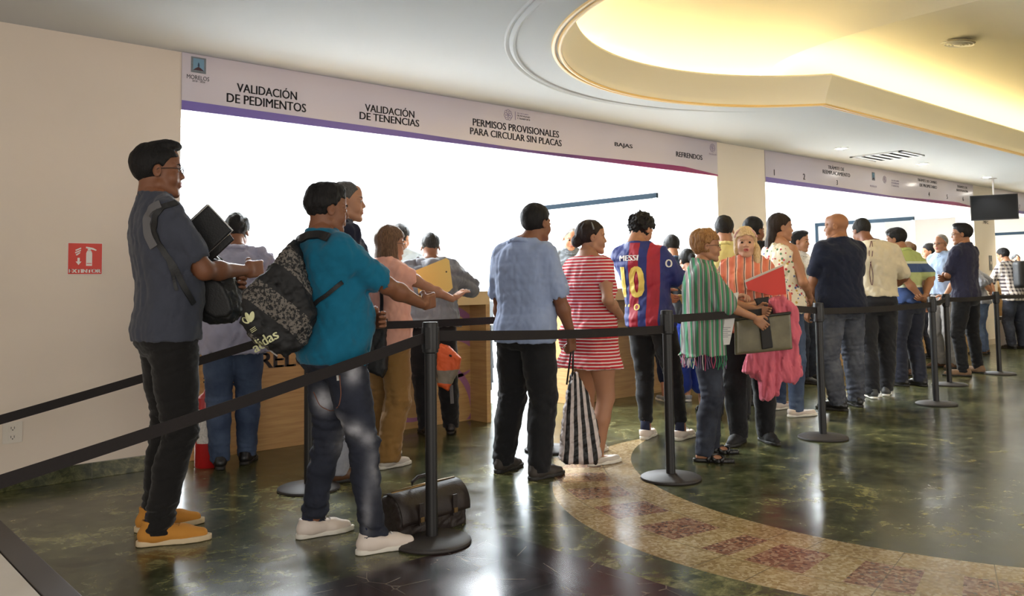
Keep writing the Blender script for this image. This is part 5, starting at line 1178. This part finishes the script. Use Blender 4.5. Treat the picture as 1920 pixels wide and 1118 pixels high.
WB = NT('orange_grey_nylon', .6); _t = WB.M('ADD', WB.Z, WB.M('MULTIPLY', WB.noise(6, 2), .08)); WB.color(WB.ramp(WB.M('MULTIPLY', WB.M('SUBTRACT', _t, .29), 2.7), [(0, (.62, .10, .02)), (.48, (.62, .10, .02)), (.50, (.20, .18, .14)), (.78, (.20, .18, .14)), (.80, (.62, .10, .02))], True)); WB = WB.m
fprop('bag_body', polyp(out, .05, .03, M0), WB, t, .007, noise=(.004, 40, 1))
MB().tube([toloc(B, 822, 640, ref, -.03), toloc(B, 832, 660, ref, -.05), toloc(B, 846, 668, ref, -.105)], .008, 8).build('strap', LEA, t, smooth=True)
MB().tube([toloc(B, 846, 722, ref, -.05), toloc(B, 848, 757, ref, -.05)], .005, 6, flat=3).build('webbing', mat('strap_grey', (.14, .135, .14), .8), t)

# --- light blue polo: striped tote
B = P['polo']; cd = camdir(B); rt = up.cross(cd).normalized()
t = prop('tote_bag', B, 'black and white vertically striped tote bag carried by the light blue polo shirt', 'bag')
hd = B.wri['R']+B.hf['R']*.075; ref = hd
TS = NT('tote_stripes', .55)
q = [toloc(B, x, y, ref, -.0) for x, y in ((1072, 700), (1082, 700), (1100, 735), (1118, 790), (1126, 850), (1118, 868), (1060, 868), (1049, 860), (1056, 780), (1066, 725))]
c = sum(q, Vector())/len(q); M0 = frame(c, rt, up, cd); Mi = M0.inverted(); out = [((Mi @ p).x, (Mi @ p).y) for p in q]
# stripes fan out from the gathered top
_vm = TS.nt.nodes.new('ShaderNodeVectorTransform'); top_ = toloc(B, 1077, 560, ref)
rx = TS.M('ADD', TS.M('MULTIPLY', TS.M('SUBTRACT', TS.X, float(top_.x)), float(rt.x)), TS.M('MULTIPLY', TS.M('SUBTRACT', TS.Y, float(top_.y)), float(rt.y)))
ang_ = TS.M('DIVIDE', rx, TS.M('SUBTRACT', float(top_.z), TS.Z)); ang_ = TS.M('ADD', ang_, TS.M('MULTIPLY', TS.noise(5, 2), .02))
TS.color(TS.ramp(TS.M('FRACT', TS.M('DIVIDE', TS.M('ADD', ang_, 2.0), .062)), [(0, (.012, .011, .012)), (.5, (.012, .011, .012)), (.51, (.62, .54, .52)), (.97, (.62, .54, .52))], True)); TS = TS.m
fprop('bag_body', polyp(out, .05, .035, M0), TS, t, .005, noise=(.005, 45, 4))
b = MB()
for s_ in (-1, 1): b.tube([c*0+toloc(B, 1068+5*s_, 722, ref)+cd*.02*s_, Vector(tuple(hd))+rt*.006*s_+Vector((0, 0, -.03)), Vector(tuple(hd))+Vector((0, 0, .0))], .006, 8)
b.build('handle', LEA, t, smooth=True)

# --- football shirt print
B = P['jersey']; YEL = mat('print_yellow', (.78, .60, .12), .5); PWH = mat('print_white', (.75, .74, .72), .5)
def jd(s, px, py, w, h, m, name='lettering'):
    q = hit(B, B.shirt, px, py, .0)
    if q is None: return
    o = q[0]; nn = Vector((q[1].x, q[1].y, 0)).normalized(); ax = up.cross(nn).normalized()
    decal(name, text_geo(s, w, h, .001, .035), B.shirt, m, B.shirt, o, ax, up, .003)
jd('MESSI', 1178, 484, .155, .042, PWH); jd('10', 1185, 529, .185, .235, YEL)
for i, x in enumerate((1168, 1174, 1180)): jd('o', x, 573, .018, .02, YEL, 'crest')
jd('O', 1194, 576, .05, .048, YEL, 'crest')
q = hit(B, B.shirt, 1241, 494)
if q: jd('O', 1254, 494, .05, .06, PWH, 'badge')
t = prop('papers', B, 'sheets of paper and yellow folder held by the football shirt', 'papers')
hd = B.wri['R']+B.hf['R']*.08; M0 = Matrix.Translation(tuple(hd)) @ Matrix.Rotation(R(-40), 4, 'X')
MB().box(-.13, .03, -.02, .20, .012, .014, M0).build('sheet', WHI, t); MB().box(-.14, .04, -.03, .20, .002, .008, M0).build('folder', mat('manila_yellow', (.66, .48, .13), .6), t)

# --- green poncho: papers and fringe
B = P['poncho']; cd = camdir(B); rt = up.cross(cd).normalized()
t = prop('papers', B, 'white printed sheets held by the green poncho', 'papers')
ref = B.wri['R']+B.hf['R']*.06; q = [toloc(B, x, y, ref, .0) for x, y in ((1350, 556), (1386, 548), (1376, 606), (1367, 646), (1340, 648))]
c = sum(q, Vector())/len(q); M0 = frame(c, rt, up, cd); Mi = M0.inverted(); out = [((Mi @ p).x, (Mi @ p).y) for p in q]
MB().prism(out, -.003, .002, M0).build('sheet', mat('paper', (.66, .64, .62), .7), t)
b = MB()
for k in range(6): b.box(-.05, .02-.02*(k % 2), -.05-.012*k, -.046-.012*k, .0021, .0028, M0)
b.build('print', mat('print_grey', (.25, .25, .27), .7), t)
rng = random.Random(4); zs_ = B.S['top']['hem']*B.S['H']; bv = bvh_of(B.shirt); b = MB()
for k in range(84):
    a = 2*math.pi*k/84; cx_, cy_, _ = 0, 0, 0; d = Vector((math.cos(a), math.sin(a), 0)); o = bv.ray_cast(Vector((0, 0, zs_+.02))+d*.6, -d)
    if o[0] is None: continue
    p = o[0]-d*.006; L = .09+.03*rng.random(); w = rng.uniform(-.008, .008)
    b.k = rng.randrange(4); b.tube([p, p+Vector((w, w, -L*.5))+d*.004, p+Vector((w*1.5, -w, -L))], .0032, 5)
b.build('fringe', [mat('fringe_pink', (.42, .06, .13), .8), mat('fringe_white', (.62, .60, .56), .8), mat('fringe_green', (.03, .20, .085), .8), mat('fringe_violet', (.16, .10, .20), .8)], B.shirt, clean=False)['kind'] = 'stuff'

# --- blonde: folder, case, jacket, hair band
B = P['blonde']; cd = camdir(B); rt = up.cross(cd).normalized(); ref = (0, .27, 1.05)
def slab(name, pts, hw, m, t, ref, extra=0, n=None, z0=None):
    q = [toloc(B, x, y, ref, extra) for x, y in pts]; c = sum(q, Vector())/len(q); M0 = frame(c, rt, up, cd); Mi = M0.inverted(); out = [((Mi @ p).x, (Mi @ p).y) for p in q]
    return fprop(name, polyp(out, hw, min(hw*.8, .02), M0), m, t, max(.004, min(.007, hw)), noise=n) if hw > .004 else MB().prism(out, -hw, hw, M0).build(name, m, t)
t = prop('document_case', B, 'translucent smoke-grey document case with a wide black strap, held before the coral blouse', 'document case')
CASE = mat('smoke_plastic', (.16, .14, .085), .2, var=.45, vscale=11)
cs = slab('case', [(1377, 600), (1482, 587), (1485, 655), (1377, 666)], .022, CASE, t, ref, -.10)
slab('edge_trim', [(1374, 597), (1483, 584), (1483, 590), (1374, 603)], .025, mat('dark_plastic', (.03, .028, .024), .4), cs, ref, -.10)
slab('strap', [(1420, 572), (1440, 570), (1449, 652), (1428, 656)], .006, mat('strap_dark', (.014, .012, .012), .7), t, ref, -.128)
slab('handle', [(1414, 560), (1442, 556), (1440, 574), (1420, 576)], .008, mat('strap_dark', (.014, .012, .012), .7), t, ref, -.115)
t = prop('jacket', B, 'pink fleece jacket draped over the arm behind the smoke-grey case', 'jacket')
PINK = C('fleece_pink', (.62, .13, .18))
slab('cloth', [(1442, 562), (1465, 556), (1492, 580), (1499, 622), (1490, 648), (1470, 620)], .040, PINK, t, ref, -.04, (.010, 32, 2, .35))
slab('cloth', [(1408, 640), (1490, 640), (1500, 700), (1484, 716), (1462, 708), (1452, 742), (1430, 747), (1425, 712), (1397, 696)], .045, PINK, t, ref, -.05, (.013, 34, 3, .30))
t = prop('folder', B, 'bright red folder of papers raised above the smoke-grey case', 'folder')
slab('cover', [(1398, 530), (1470, 499), (1474, 552), (1446, 554), (1402, 543)], .003, mat('folder_red', (.60, .035, .02), .5), t, ref, -.02)
slab('papers', [(1396, 526), (1468, 496), (1476, 552), (1440, 553), (1400, 541)], .0035, WHI, t, ref, .0)
b = MB(); b.tube([B.HM @ np.array([math.cos(a)*.088, -.0+math.sin(a)*.02, .045+math.sin(a)*.082, 1]) for a in np.linspace(.2, math.pi-.2, 15)] and [tuple((B.HM @ np.array([math.cos(a)*.088, .045, .03+math.sin(a)*.088, 1]))[:3]) for a in np.linspace(.15, math.pi-.15, 15)], .0035, 8, flat=2); b.build('hair_band', mat('band_pink', (.62, .36, .34), .6), B.root, smooth=True)

# --- plaid: backpack ; cream shirt lines ; dress clip
B = P['plaid']; t = prop('backpack', B, 'black backpack on the plaid shirt at the far counter', 'backpack')
q = B.fw([.03, -.24, 1.22]); fprop('bag_body', [rbox(q, (.15, .09, .22), None, .06)], LEA, t, .012)
MB().tube([tuple(B.fw([.16, -.17, 1.38])), tuple(B.fw([.15, -.02, 1.45])), tuple(B.fw([.15, .12, 1.35]))], .014, 8).build('strap', LEA, t, smooth=True)
B = P['cream']; b = MB(); ln = []
for s_ in (-1, 1):
    ribbon(b, [hit(B, B.shirt, x+s_*3.5*math.sin((y-450)/14.0), y, .002) for x, y in dense([(1634, 452), (1632, 490), (1635, 535)], 7)], .006, .002)
b.build('line_print', mat('print_maroon', (.10, .02, .05), .7), B.shirt)
B = P['stripe_dress']; MB().tube([tuple((B.HM @ np.array([math.cos(a)*.094, .005-.02*math.sin(a), .03+math.sin(a)*.092, 1]))[:3]) for a in np.linspace(.3, math.pi-.3, 13)], .004, 8, flat=2).build('hair_band', mat('band_grey', (.25, .26, .28), .3), B.root, smooth=True)
# faded patches, pocket and seams on the dark jeans of the teal t-shirt
B = P['teal']; _q = []
for x, y, sx, sz, a in ((608, 752, .045, .050, 1.1), (662, 694, .035, .050, 1.0), (640, 792, .035, .035, .8), (664, 806, .035, .030, .8), (690, 822, .035, .03, .5), (566, 760, .03, .09, .6), (700, 880, .03, .10, .35), (566, 905, .025, .09, .35), (688, 960, .022, .10, .35), (640, 830, .05, .06, .3)):
    h_ = hit(B, B.pants, x, y, 0)
    if h_: _q.append((h_[0].x, h_[0].y, h_[0].z, sx, sz, a))
_f = _fade(_q); FD.color(FD.mix(FD.M('MINIMUM', FD.M('MULTIPLY', _f, FD.M('ADD', FD.noise(30, 3), .5)), 1.0), FD.ramp(FD.noise(9, 4), [(.3, (.007, .009, .019)), (.7, (.018, .022, .040))]), (.42, .42, .46))); FD.bump(FD.noise(300, 2), .1, .01)
b = MB()
for seq in ([(575, 701), (634, 700)], [(637, 704), (640, 740), (636, 762), (622, 772), (600, 762), (588, 735)]):
    ribbon(b, [hit(B, B.pants, *z, .001) for z in dense(seq, 6)], .004, .002)
b.build('pocket_seam', mat('seam_rust', (.20, .08, .05), .8), B.pants)
b = MB(); ribbon(b, [hit(B, B.pants, *z, .001) for z in ((633, 704), (634, 709), (634, 714))], .010, .003); b.build('pocket_tag', WHI, B.pants)

# ------------------------------------------------------------------ posts and belts
PB = mat('post_black', (.010, .009, .009), .45); PBB = mat('post_base', (.030, .024, .022), .6); BELT = mat('belt_webbing', (.014, .010, .010), .85, bump=.2, bscale=300)
def stanchion(x, y, label):
    t = empty('stanchion', (x, y, 0), 0, label, 'queue post', 'black belt posts of the queue')
    MB().lathe([(.0001, 0), (.176, 0), (.180, .006), (.178, .014), (.165, .021), (.05, .030), (.036, .034), (.0001, .034)], n=48).build('base', PBB, t, smooth='angle')
    MB().lathe([(.0275, .03), (.0275, .86)], n=28).build('pole', PB, t, smooth='angle')
    b = MB().lathe([(.0275, .855), (.036, .860), (.0365, .866), (.0365, .990), (.034, .998), (.0001, 1.0)], n=32)
    h_ = b.build('belt_head', PB, t, smooth='angle')
    b = MB()
    for a in range(4):
        M = Matrix.Rotation(R(90*a+35), 4, 'Z'); b.box(.033, .040, -.012, .012, .875, .975, M)
    b.build('belt_clip', PB, h_, bevel=.002)
    return t
FR = [(2.3349, 3.2314), (4.1087, 3.2671), (5.9496, 3.3059), (8.2464, 3.4361), (9.8418, 3.9499), (11.3416, 3.9613)]
FL_ = ['black belt post beside the brown leather briefcase', 'black belt post in front of the football shirt, on the curved stone band', 'black belt post between the floral top and the bald head', 'black belt post right before the lime and navy banded polo', 'black belt post between the banded polo and the folded arms', 'black belt post in front of the trash can at the far end']
for (x, y), l in zip(FR, FL_): stanchion(x, y, l)
BK = [(2.43, 4.57), (4.21, 4.41)]
stanchion(*BK[0], 'black belt post hidden behind the teal t-shirt and its sack'); stanchion(*BK[1], 'black belt post hidden behind the light blue polo shirt')
LFT = [(.36, 3.35), (.48, 5.05), (13.4, 3.97)]
def belt(pts, label, w=.048):
    b = MB(); v = []; P_ = [Vector(p) for p in pts]; q = []
    for i in range(len(P_)-1):
        n = 12
        for k in range(n): q.append(P_[i].lerp(P_[i+1], k/n)+Vector((0, 0, -.012*math.sin(math.pi*k/n) if len(P_) == 2 else 0)))
    q.append(P_[-1]); n = len(q)
    for i, p in enumerate(q):
        tg = (q[min(i+1, n-1)]-q[max(i-1, 0)]).normalized(); s = Vector((-tg.y, tg.x, 0)).normalized()*.0012
        for a, z in ((-1, -w/2), (1, -w/2), (1, w/2), (-1, w/2)): v.append(tuple(p+s*a+Vector((0, 0, z))))
    f = [(4*i+k, 4*i+(k+1) % 4, 4*i+4+(k+1) % 4, 4*i+4+k) for i in range(n-1) for k in range(4)]+[(0, 1, 2, 3), (4*n-1, 4*n-2, 4*n-3, 4*n-4)]
    o = b.add(v, f).build('barrier_belt', BELT); return tag(o, label, 'barrier belt', 'black webbing belts between the posts')
def bz(p, z): return (p[0], p[1], z)
belt([(.36, 3.345, .47), bz(FR[0], .935)], 'black webbing belt crossing in front of the mustard-shoed and teal people')
belt([bz(FR[0], .935), bz(FR[1], .885)], 'black webbing belt crossing the light blue polo and the red striped dress')
belt([bz(FR[1], .945), (5.0, 3.22, .955), (5.42, 3.28, .975), bz(FR[2], .94)], 'black webbing belt crossing the green poncho towards the smoke-grey case')
belt([bz(FR[2], .935), bz(FR[3], .925)], 'black webbing belt crossing the bald and the cream-shirted people')
belt([bz(FR[3], .935), bz(FR[4], .935)], 'short black webbing belt between the two close posts')
belt([bz(FR[4], .935), bz(FR[5], .935)], 'black webbing belt crossing the legs of the folded-arms person')
belt([bz(FR[5], .935), bz(LFT[2], .935)], 'black webbing belt running on past the plaid shirt')
belt([(.48, 5.03, .42), bz(BK[0], .935)], 'black webbing belt of the rear row passing behind the mustard-shoed person')
belt([bz(BK[0], .935), bz(BK[1], .935)], 'black webbing belt of the rear row between the teal and light blue shirts')
stanchion(LFT[2][0], LFT[2][1], 'black belt post outside the picture past the plaid shirt')
for (x, y), z, l in ((LFT[0], .47, 'low black belt anchor outside the picture holding the front belt'), (LFT[1], .42, 'low black belt anchor outside the picture holding the rear belt')):
    t = empty('belt_anchor', (x, y, 0), 0, l, 'belt anchor'); MB().lathe([(.0001, 0), (.12, 0), (.12, .02), (.03, .03), (.0001, .03)], n=32).build('base', PBB, t, smooth='angle'); MB().lathe([(.03, .03), (.03, z+.04), (.0001, z+.04)], n=24).build('pole', PB, t, smooth='angle')

# ------------------------------------------------------------------ briefcase on the floor
bx, by = at(792, 985); t = empty('briefcase', (bx-.04, by-.06, 0), R(8), 'dark brown leather briefcase with a handle standing on the floor behind the nearest post', 'briefcase')
BR = mat('briefcase_leather', (.020, .012, .010), .55, bump=.2, bscale=90)
prof = [(-.085, .0), (.085, .0), (.092, .03), (.088, .11), (.058, .180), (.015, .198), (-.015, .198), (-.058, .180), (-.088, .11), (-.092, .03)]
M0 = frame((0, 0, 0), (0, 1, 0), (0, 0, 1), (1, 0, 0)); fprop('case', [polyp(prof, .215, .022, M0)], BR, t, .006, noise=(.004, 30, 2))
b = MB(); L_ = .222
for s_ in (-1, 1):
    pass
b.grid(lambda u, w: (-L_+2*L_*u, *( lambda a: (-.004-.098*math.sin(a), .088+.117*math.cos(a)) )(-.35+2.05*w)), 8, 14); fl_ = b.build('flap', BR, t, smooth=True, solid=.006)
MB().tube([(-.07, 0, .198), (-.066, 0, .235), (-.03, 0, .252), (.03, 0, .252), (.066, 0, .235), (.07, 0, .198)], .009, 10).build('handle', BR, t, smooth=True)
for x in (-.11, .11):
    k = MB().box(x-.014, x+.014, -.112, -.106, .06, .16).build('strap', BR, t, bevel=.001); MB().box(x-.012, x+.012, -.117, -.111, .075, .098).build('buckle', mat('old_brass', (.20, .13, .06), .4, 1.0), k, bevel=.001)
MB().tube([(-.2, 0, .206), (0, 0, .210), (.215, 0, .206)], .008, 8).build('top_bar', mat('old_brass', (.20, .13, .06), .4, 1.0), t, smooth=True)

# ------------------------------------------------------------------ wall things
RED = mat('sign_red', (.62, .035, .018), .4); SW = mat('sign_white', (.78, .74, .70), .5)
(x0, z0), (x1, z1) = atw(128, 456), atw(190, 514); t = empty('safety_sign', ((x0+x1)/2, YW, (z0+z1)/2), 0, 'red square sign with white extinguisher picture reading EXTINTOR', 'sign'); w, h = (x1-x0)/2, (z0-z1)/2
MB().box(-w-.003, w+.003, -.004, 0, -h-.003, h+.003).build('border', SW, t)
MB().box(-w, w, -.006, -.004, -h, h).build('plate', RED, t)
M0 = frame((0, -.006, 0), (1, 0, 0), (0, 0, 1), (0, -1, 0)); text('lettering', 'EXTINTOR', frame((0, -.006, -h*.80), (1, 0, 0), (0, 0, 1), (0, -1, 0)), SW, t, w*1.86, h*.24, .001, .05)
b = MB(); b.prism([(.005, -.045), (.04, -.045), (.04, .035), (.034, .05), (.011, .05), (.005, .035)], .0, .001, M0).prism([(.014, .052), (.031, .052), (.031, .062), (.014, .062)], 0, .001, M0).prism([(.002, .066), (.045, .056), (.062, .050), (.066, .056), (.045, .068), (.004, .076)], 0, .001, M0)
b.build('extinguisher_symbol', SW, t); b = MB().prism([(.008, -.032), (.037, -.032), (.037, -.028), (.008, -.028)], .001, .0015, M0); b.build('symbol_band', RED, t)
b = MB(); b.prism([(-.058, .055), (-.026, .070), (-.024, .062), (-.056, .048)], 0, .001, M0).prism([(-.060, .040), (-.026, .056), (-.026, .048), (-.058, .032)], 0, .001, M0).prism([(-.056, .026), (-.030, .042), (-.030, .034), (-.050, .018)], 0, .001, M0); b.build('flame_symbol', SW, t)
MB().prism([(-.045, .005), (-.032, .005), (-.032, -.018), (-.022, -.018), (-.0385, -.040), (-.055, -.018), (-.045, -.018)], 0, .001, M0).build('arrow_symbol', SW, t)
ex, ez = atw(23, 811); t = empty('wall_outlet', (ex, YW, ez), 0, 'white double socket plate low on the cream wall', 'socket')
PLW = mat('plate_white', (.70, .64, .56), .4); DK = mat('slot_dark', (.03, .025, .02), .6)
MB().box(-.052, .052, -.008, 0, -.062, .062).build('plate', PLW, t, bevel=.002)
for s_ in (-1, 1):
    f_ = MB().box(-.022, .022, -.011, -.008, s_*.026-.019, s_*.026+.019).build('socket_face', PLW, t, bevel=.002)
    MB().box(-.010, -.007, -.0115, -.0108, s_*.026-.006, s_*.026+.008).box(.007, .010, -.0115, -.0108, s_*.026-.006, s_*.026+.008).box(-.003, .003, -.0115, -.0108, s_*.026-.014, s_*.026-.008).build('slots', DK, f_)
# extinguisher on the floor by the wall
fx, fy = at(386, 874); t = empty('fire_extinguisher', (fx, fy-.02, 0), R(20), 'red fire extinguisher with white label between the black jeans and the counter', 'fire extinguisher')
REX = mat('extinguisher_red', (.42, .012, .012), .3)
MB().lathe([(.0001, 0), (.075, 0), (.08, .01), (.08, .40), (.070, .45), (.03, .48), (.02, .50), (.0001, .50)], n=32).build('cylinder', REX, t, smooth='angle')
b = MB(); n = 12; v = []; 
for i in range(n+1):
    a = R(-185+100*i/n)
    for z in (.16, .38): v.append((.0812*math.cos(a), .0812*math.sin(a), z))
b.add(v, [(2*i, 2*i+2, 2*i+3, 2*i+1) for i in range(n)]).build('label_sheet', mat('label_print', (.62, .58, .54), .6, var=.5, vscale=80), t)
MB().lathe([(.018, .50), (.018, .54), (.0001, .545)], n=16).box(-.012, .012, -.10, .03, .545, .555).box(-.010, .010, -.09, .03, .57, .578).build('valve', mat('valve_black', (.02, .02, .02), .4), t)
MB().tube([(.0, -.03, .53), (.06, -.06, .52), (.10, -.05, .42), (.10, -.03, .25), (.095, -.02, .12)], .009, 10).build('hose', mat('valve_black', (.02, .02, .02), .4), t, smooth=True)
MB().lathe([(.0001, .04), (.016, .04), (.012, .12), (.0001, .12)], (.095, -.02, 0), n=14).build('nozzle', mat('valve_black', (.02, .02, .02), .4), t)
# hanging screen
r = ray(1864, 389); dd = 13.9; px_, py_, pz_ = float(r[0]*dd), float(r[1]*dd), float(EYE+r[2]*dd)
yaw_ = math.atan2(py_, px_)-math.pi/2
t = empty('television', (px_, py_, pz_), yaw_, 'black flat screen hanging from the ceiling before the second cream column', 'television')
MB().box(-.34, .34, -.03, .03, -.205, .205).build('casing', mat('tv_black', (.010, .010, .011), .35), t, bevel=.004)
MB().box(-.325, .325, -.032, -.0305, -.188, .192).build('screen', mat('tv_glass', (.004, .005, .007), .3, spec=.2), t)
MB().lathe([(.015, .18), (.015, ZC-pz_)], n=14).lathe([(.0001, ZC-pz_-.012), (.06, ZC-pz_-.012), (.06, ZC-pz_-.001)], n=18).box(-.08, .08, .03, .05, -.1, .1).box(-.02, .02, .0, .05, .15, .21).build('ceiling_mount', mat('mount_grey', (.45, .43, .42), .4), t)
cx_, cz_ = atw(1852, 493); t = empty('wall_switch', (cx_+.12, YW, cz_), 0, 'small grey switch plate on the second cream column', 'switch')
MB().box(-.06, .06, -.012, 0, -.13, .13).build('plate', mat('switch_grey', (.22, .22, .22), .4), t, bevel=.003); MB().lathe([(.0001, .018), (.025, .018), (.028, .012)], n=18, ax=Matrix.Rotation(R(90), 4, 'X')).build('button', PLW, t)
a_ = atw(1848, 417); t = empty('wall_notice', (a_[0], YW, a_[1]), 0, 'small dark lettering plate on the column under the hanging screen', 'notice')
MB().box(-.15, .15, -.004, 0, -.035, .035).build('plate', mat('plate_cream', (.72, .62, .50), .5), t); text('lettering', 'MFC', frame((0, -.004, 0), (1, 0, 0), (0, 0, 1), (0, -1, 0)), INK, t, .2, .05, .001, .03)
# trash can
tx_ = atw(1886, 600, 5.4)[0]; t = empty('trash_can', (tx_, 5.4, 0), 0, 'grey metal waste bin in front of the far birch counter', 'waste bin')
MB().lathe([(.0001, 0), (.15, 0), (.15, .5), (.145, .51), (.10, .52), (.10, .50), (.0001, .49)], n=28).build('body', mat('bin_metal', (.35, .35, .36), .35, .6), t, smooth='angle')
MB().lathe([(.151, .46), (.157, .465), (.157, .50), (.150, .512)], n=28).build('rim', mat('bin_dark', (.05, .05, .05), .4), t, smooth='angle')
# ------------------------------------------------------------------ office things
RAIL = mat('rail_slate', (.004, .009, .014), .7, spec=.1); GL = mat('partition_white', (.75, .80, .82), .4)
for i, (x, ya, yb, zt, lab, lft) in enumerate(((8.55, 6.9, 9.1, 2.3, 'slate-topped glass partition above the red striped dress', 0), (15.85, 6.85, 8.8, 2.3, 'slate-framed glass partition behind the bald head', 1), (22.5, 6.6, 8.6, 2.25, 'slate-topped glass partition above the plaid shirt', 0))):
    t = empty('glass_partition', (x, ya, 0), 0, lab, 'partition', 'glass partitions in the office'); L_ = yb-ya
    MB().box(-.02, .02, 0, L_, zt-.055, zt+.01).build('top_rail', RAIL, t)
    MB().box(-.02, .02, 0, .05, 0, zt-.055).build('upright', GL if not lft else GL, t)
    MB().box(-.02, .02, L_-.05, L_, 0, zt-.055).build('upright', RAIL if lft else GL, t)
    MB().box(-.02, .02, .05, L_-.05, .0, .9).build('lower_panel', GL, t)
    MB().box(-.004, .004, .05, L_-.05, .9, zt-.055).build('glass_pane', mat('pane_glass', (.9, .95, 1), .05, trans=1.0, alpha=.15), t)
def chair(x, y, rz, label, sh=.46):
    t = empty('office_chair', (x, y, 0), rz, label, 'chair', 'black office chairs'); m = mat('chair_black', (.02, .022, .025), .6)
    fprop('seat', rbox((0, 0, sh), (.22, .22, .035), None, .03), m, t, .012); fprop('backrest', rbox((0, -.22, .76), (.21, .03, .22), None, .03), m, t, .012)
    for sx in (-1, 1):
        for sy in (-1, 1): MB().tube([(sx*.19, sy*.19, sh-.02), (sx*.21, sy*.22, 0)], .012, 8).build('leg', m, t, smooth=True)
    for sx in (-1, 1): MB().tube([(sx*.17, -.2, .45), (sx*.17, -.23, .6)], .01, 8).build('back_frame', m, t, smooth=True)
for x, y, rz, l, sh_ in ((5.42, 6.95, R(125), 'black office chair under the bun-haired clerk', .335), (6.35, 8.0, .6, 'black office chair standing in the gap left of the light blue polo', .46), (7.7, 9.6, 2.8, 'black office chair farther back in the gap between the counters', .46)): chair(x, y, rz, l, sh_)
def desk(x, y, w, d, label):
    t = empty('desk', (x, y, 0), 0, label, 'desk', 'white office desks'); MB().box(0, w, 0, d, .72, .75).build('desktop', mat('desk_white', (.75, .77, .78), .4), t, bevel=.003)
    for a in (.03, w-.07):
        for c_ in (.03, d-.07): MB().box(a, a+.04, c_, c_+.04, 0, .72).build('leg', mat('chair_black', (.02, .022, .025), .6), t)
desk(5.45, 7.35, .75, 1.2, 'white desk with dark legs seen through the gap left of the polo'); desk(3.0, 7.2, 1.6, .75, 'white desk standing behind the first counter'); desk(7.0, 8.4, 1.5, .75, 'white desk farther back in the bright office')
t = empty('monitor', (5.7, 7.7, .75), R(200), 'black computer monitor on the white desk in the gap', 'monitor')
MB().box(-.24, .24, -.015, .015, .1, .4).build('casing', mat('tv_black', (.010, .010, .011), .35), t, bevel=.004); MB().box(-.02, .02, -.01, .02, 0, .15).box(-.1, .1, -.06, .08, 0, .012).build('stand', mat('tv_black', (.010, .010, .011), .35), t)
t = empty('document_tray', (4.42, 5.95, 1.115), 0, 'black document tray lying on the end of the first counter', 'tray'); MB().box(-.13, .13, -.1, .1, 0, .014).build('tray', mat('tv_black', (.010, .010, .011), .35), t, bevel=.003)
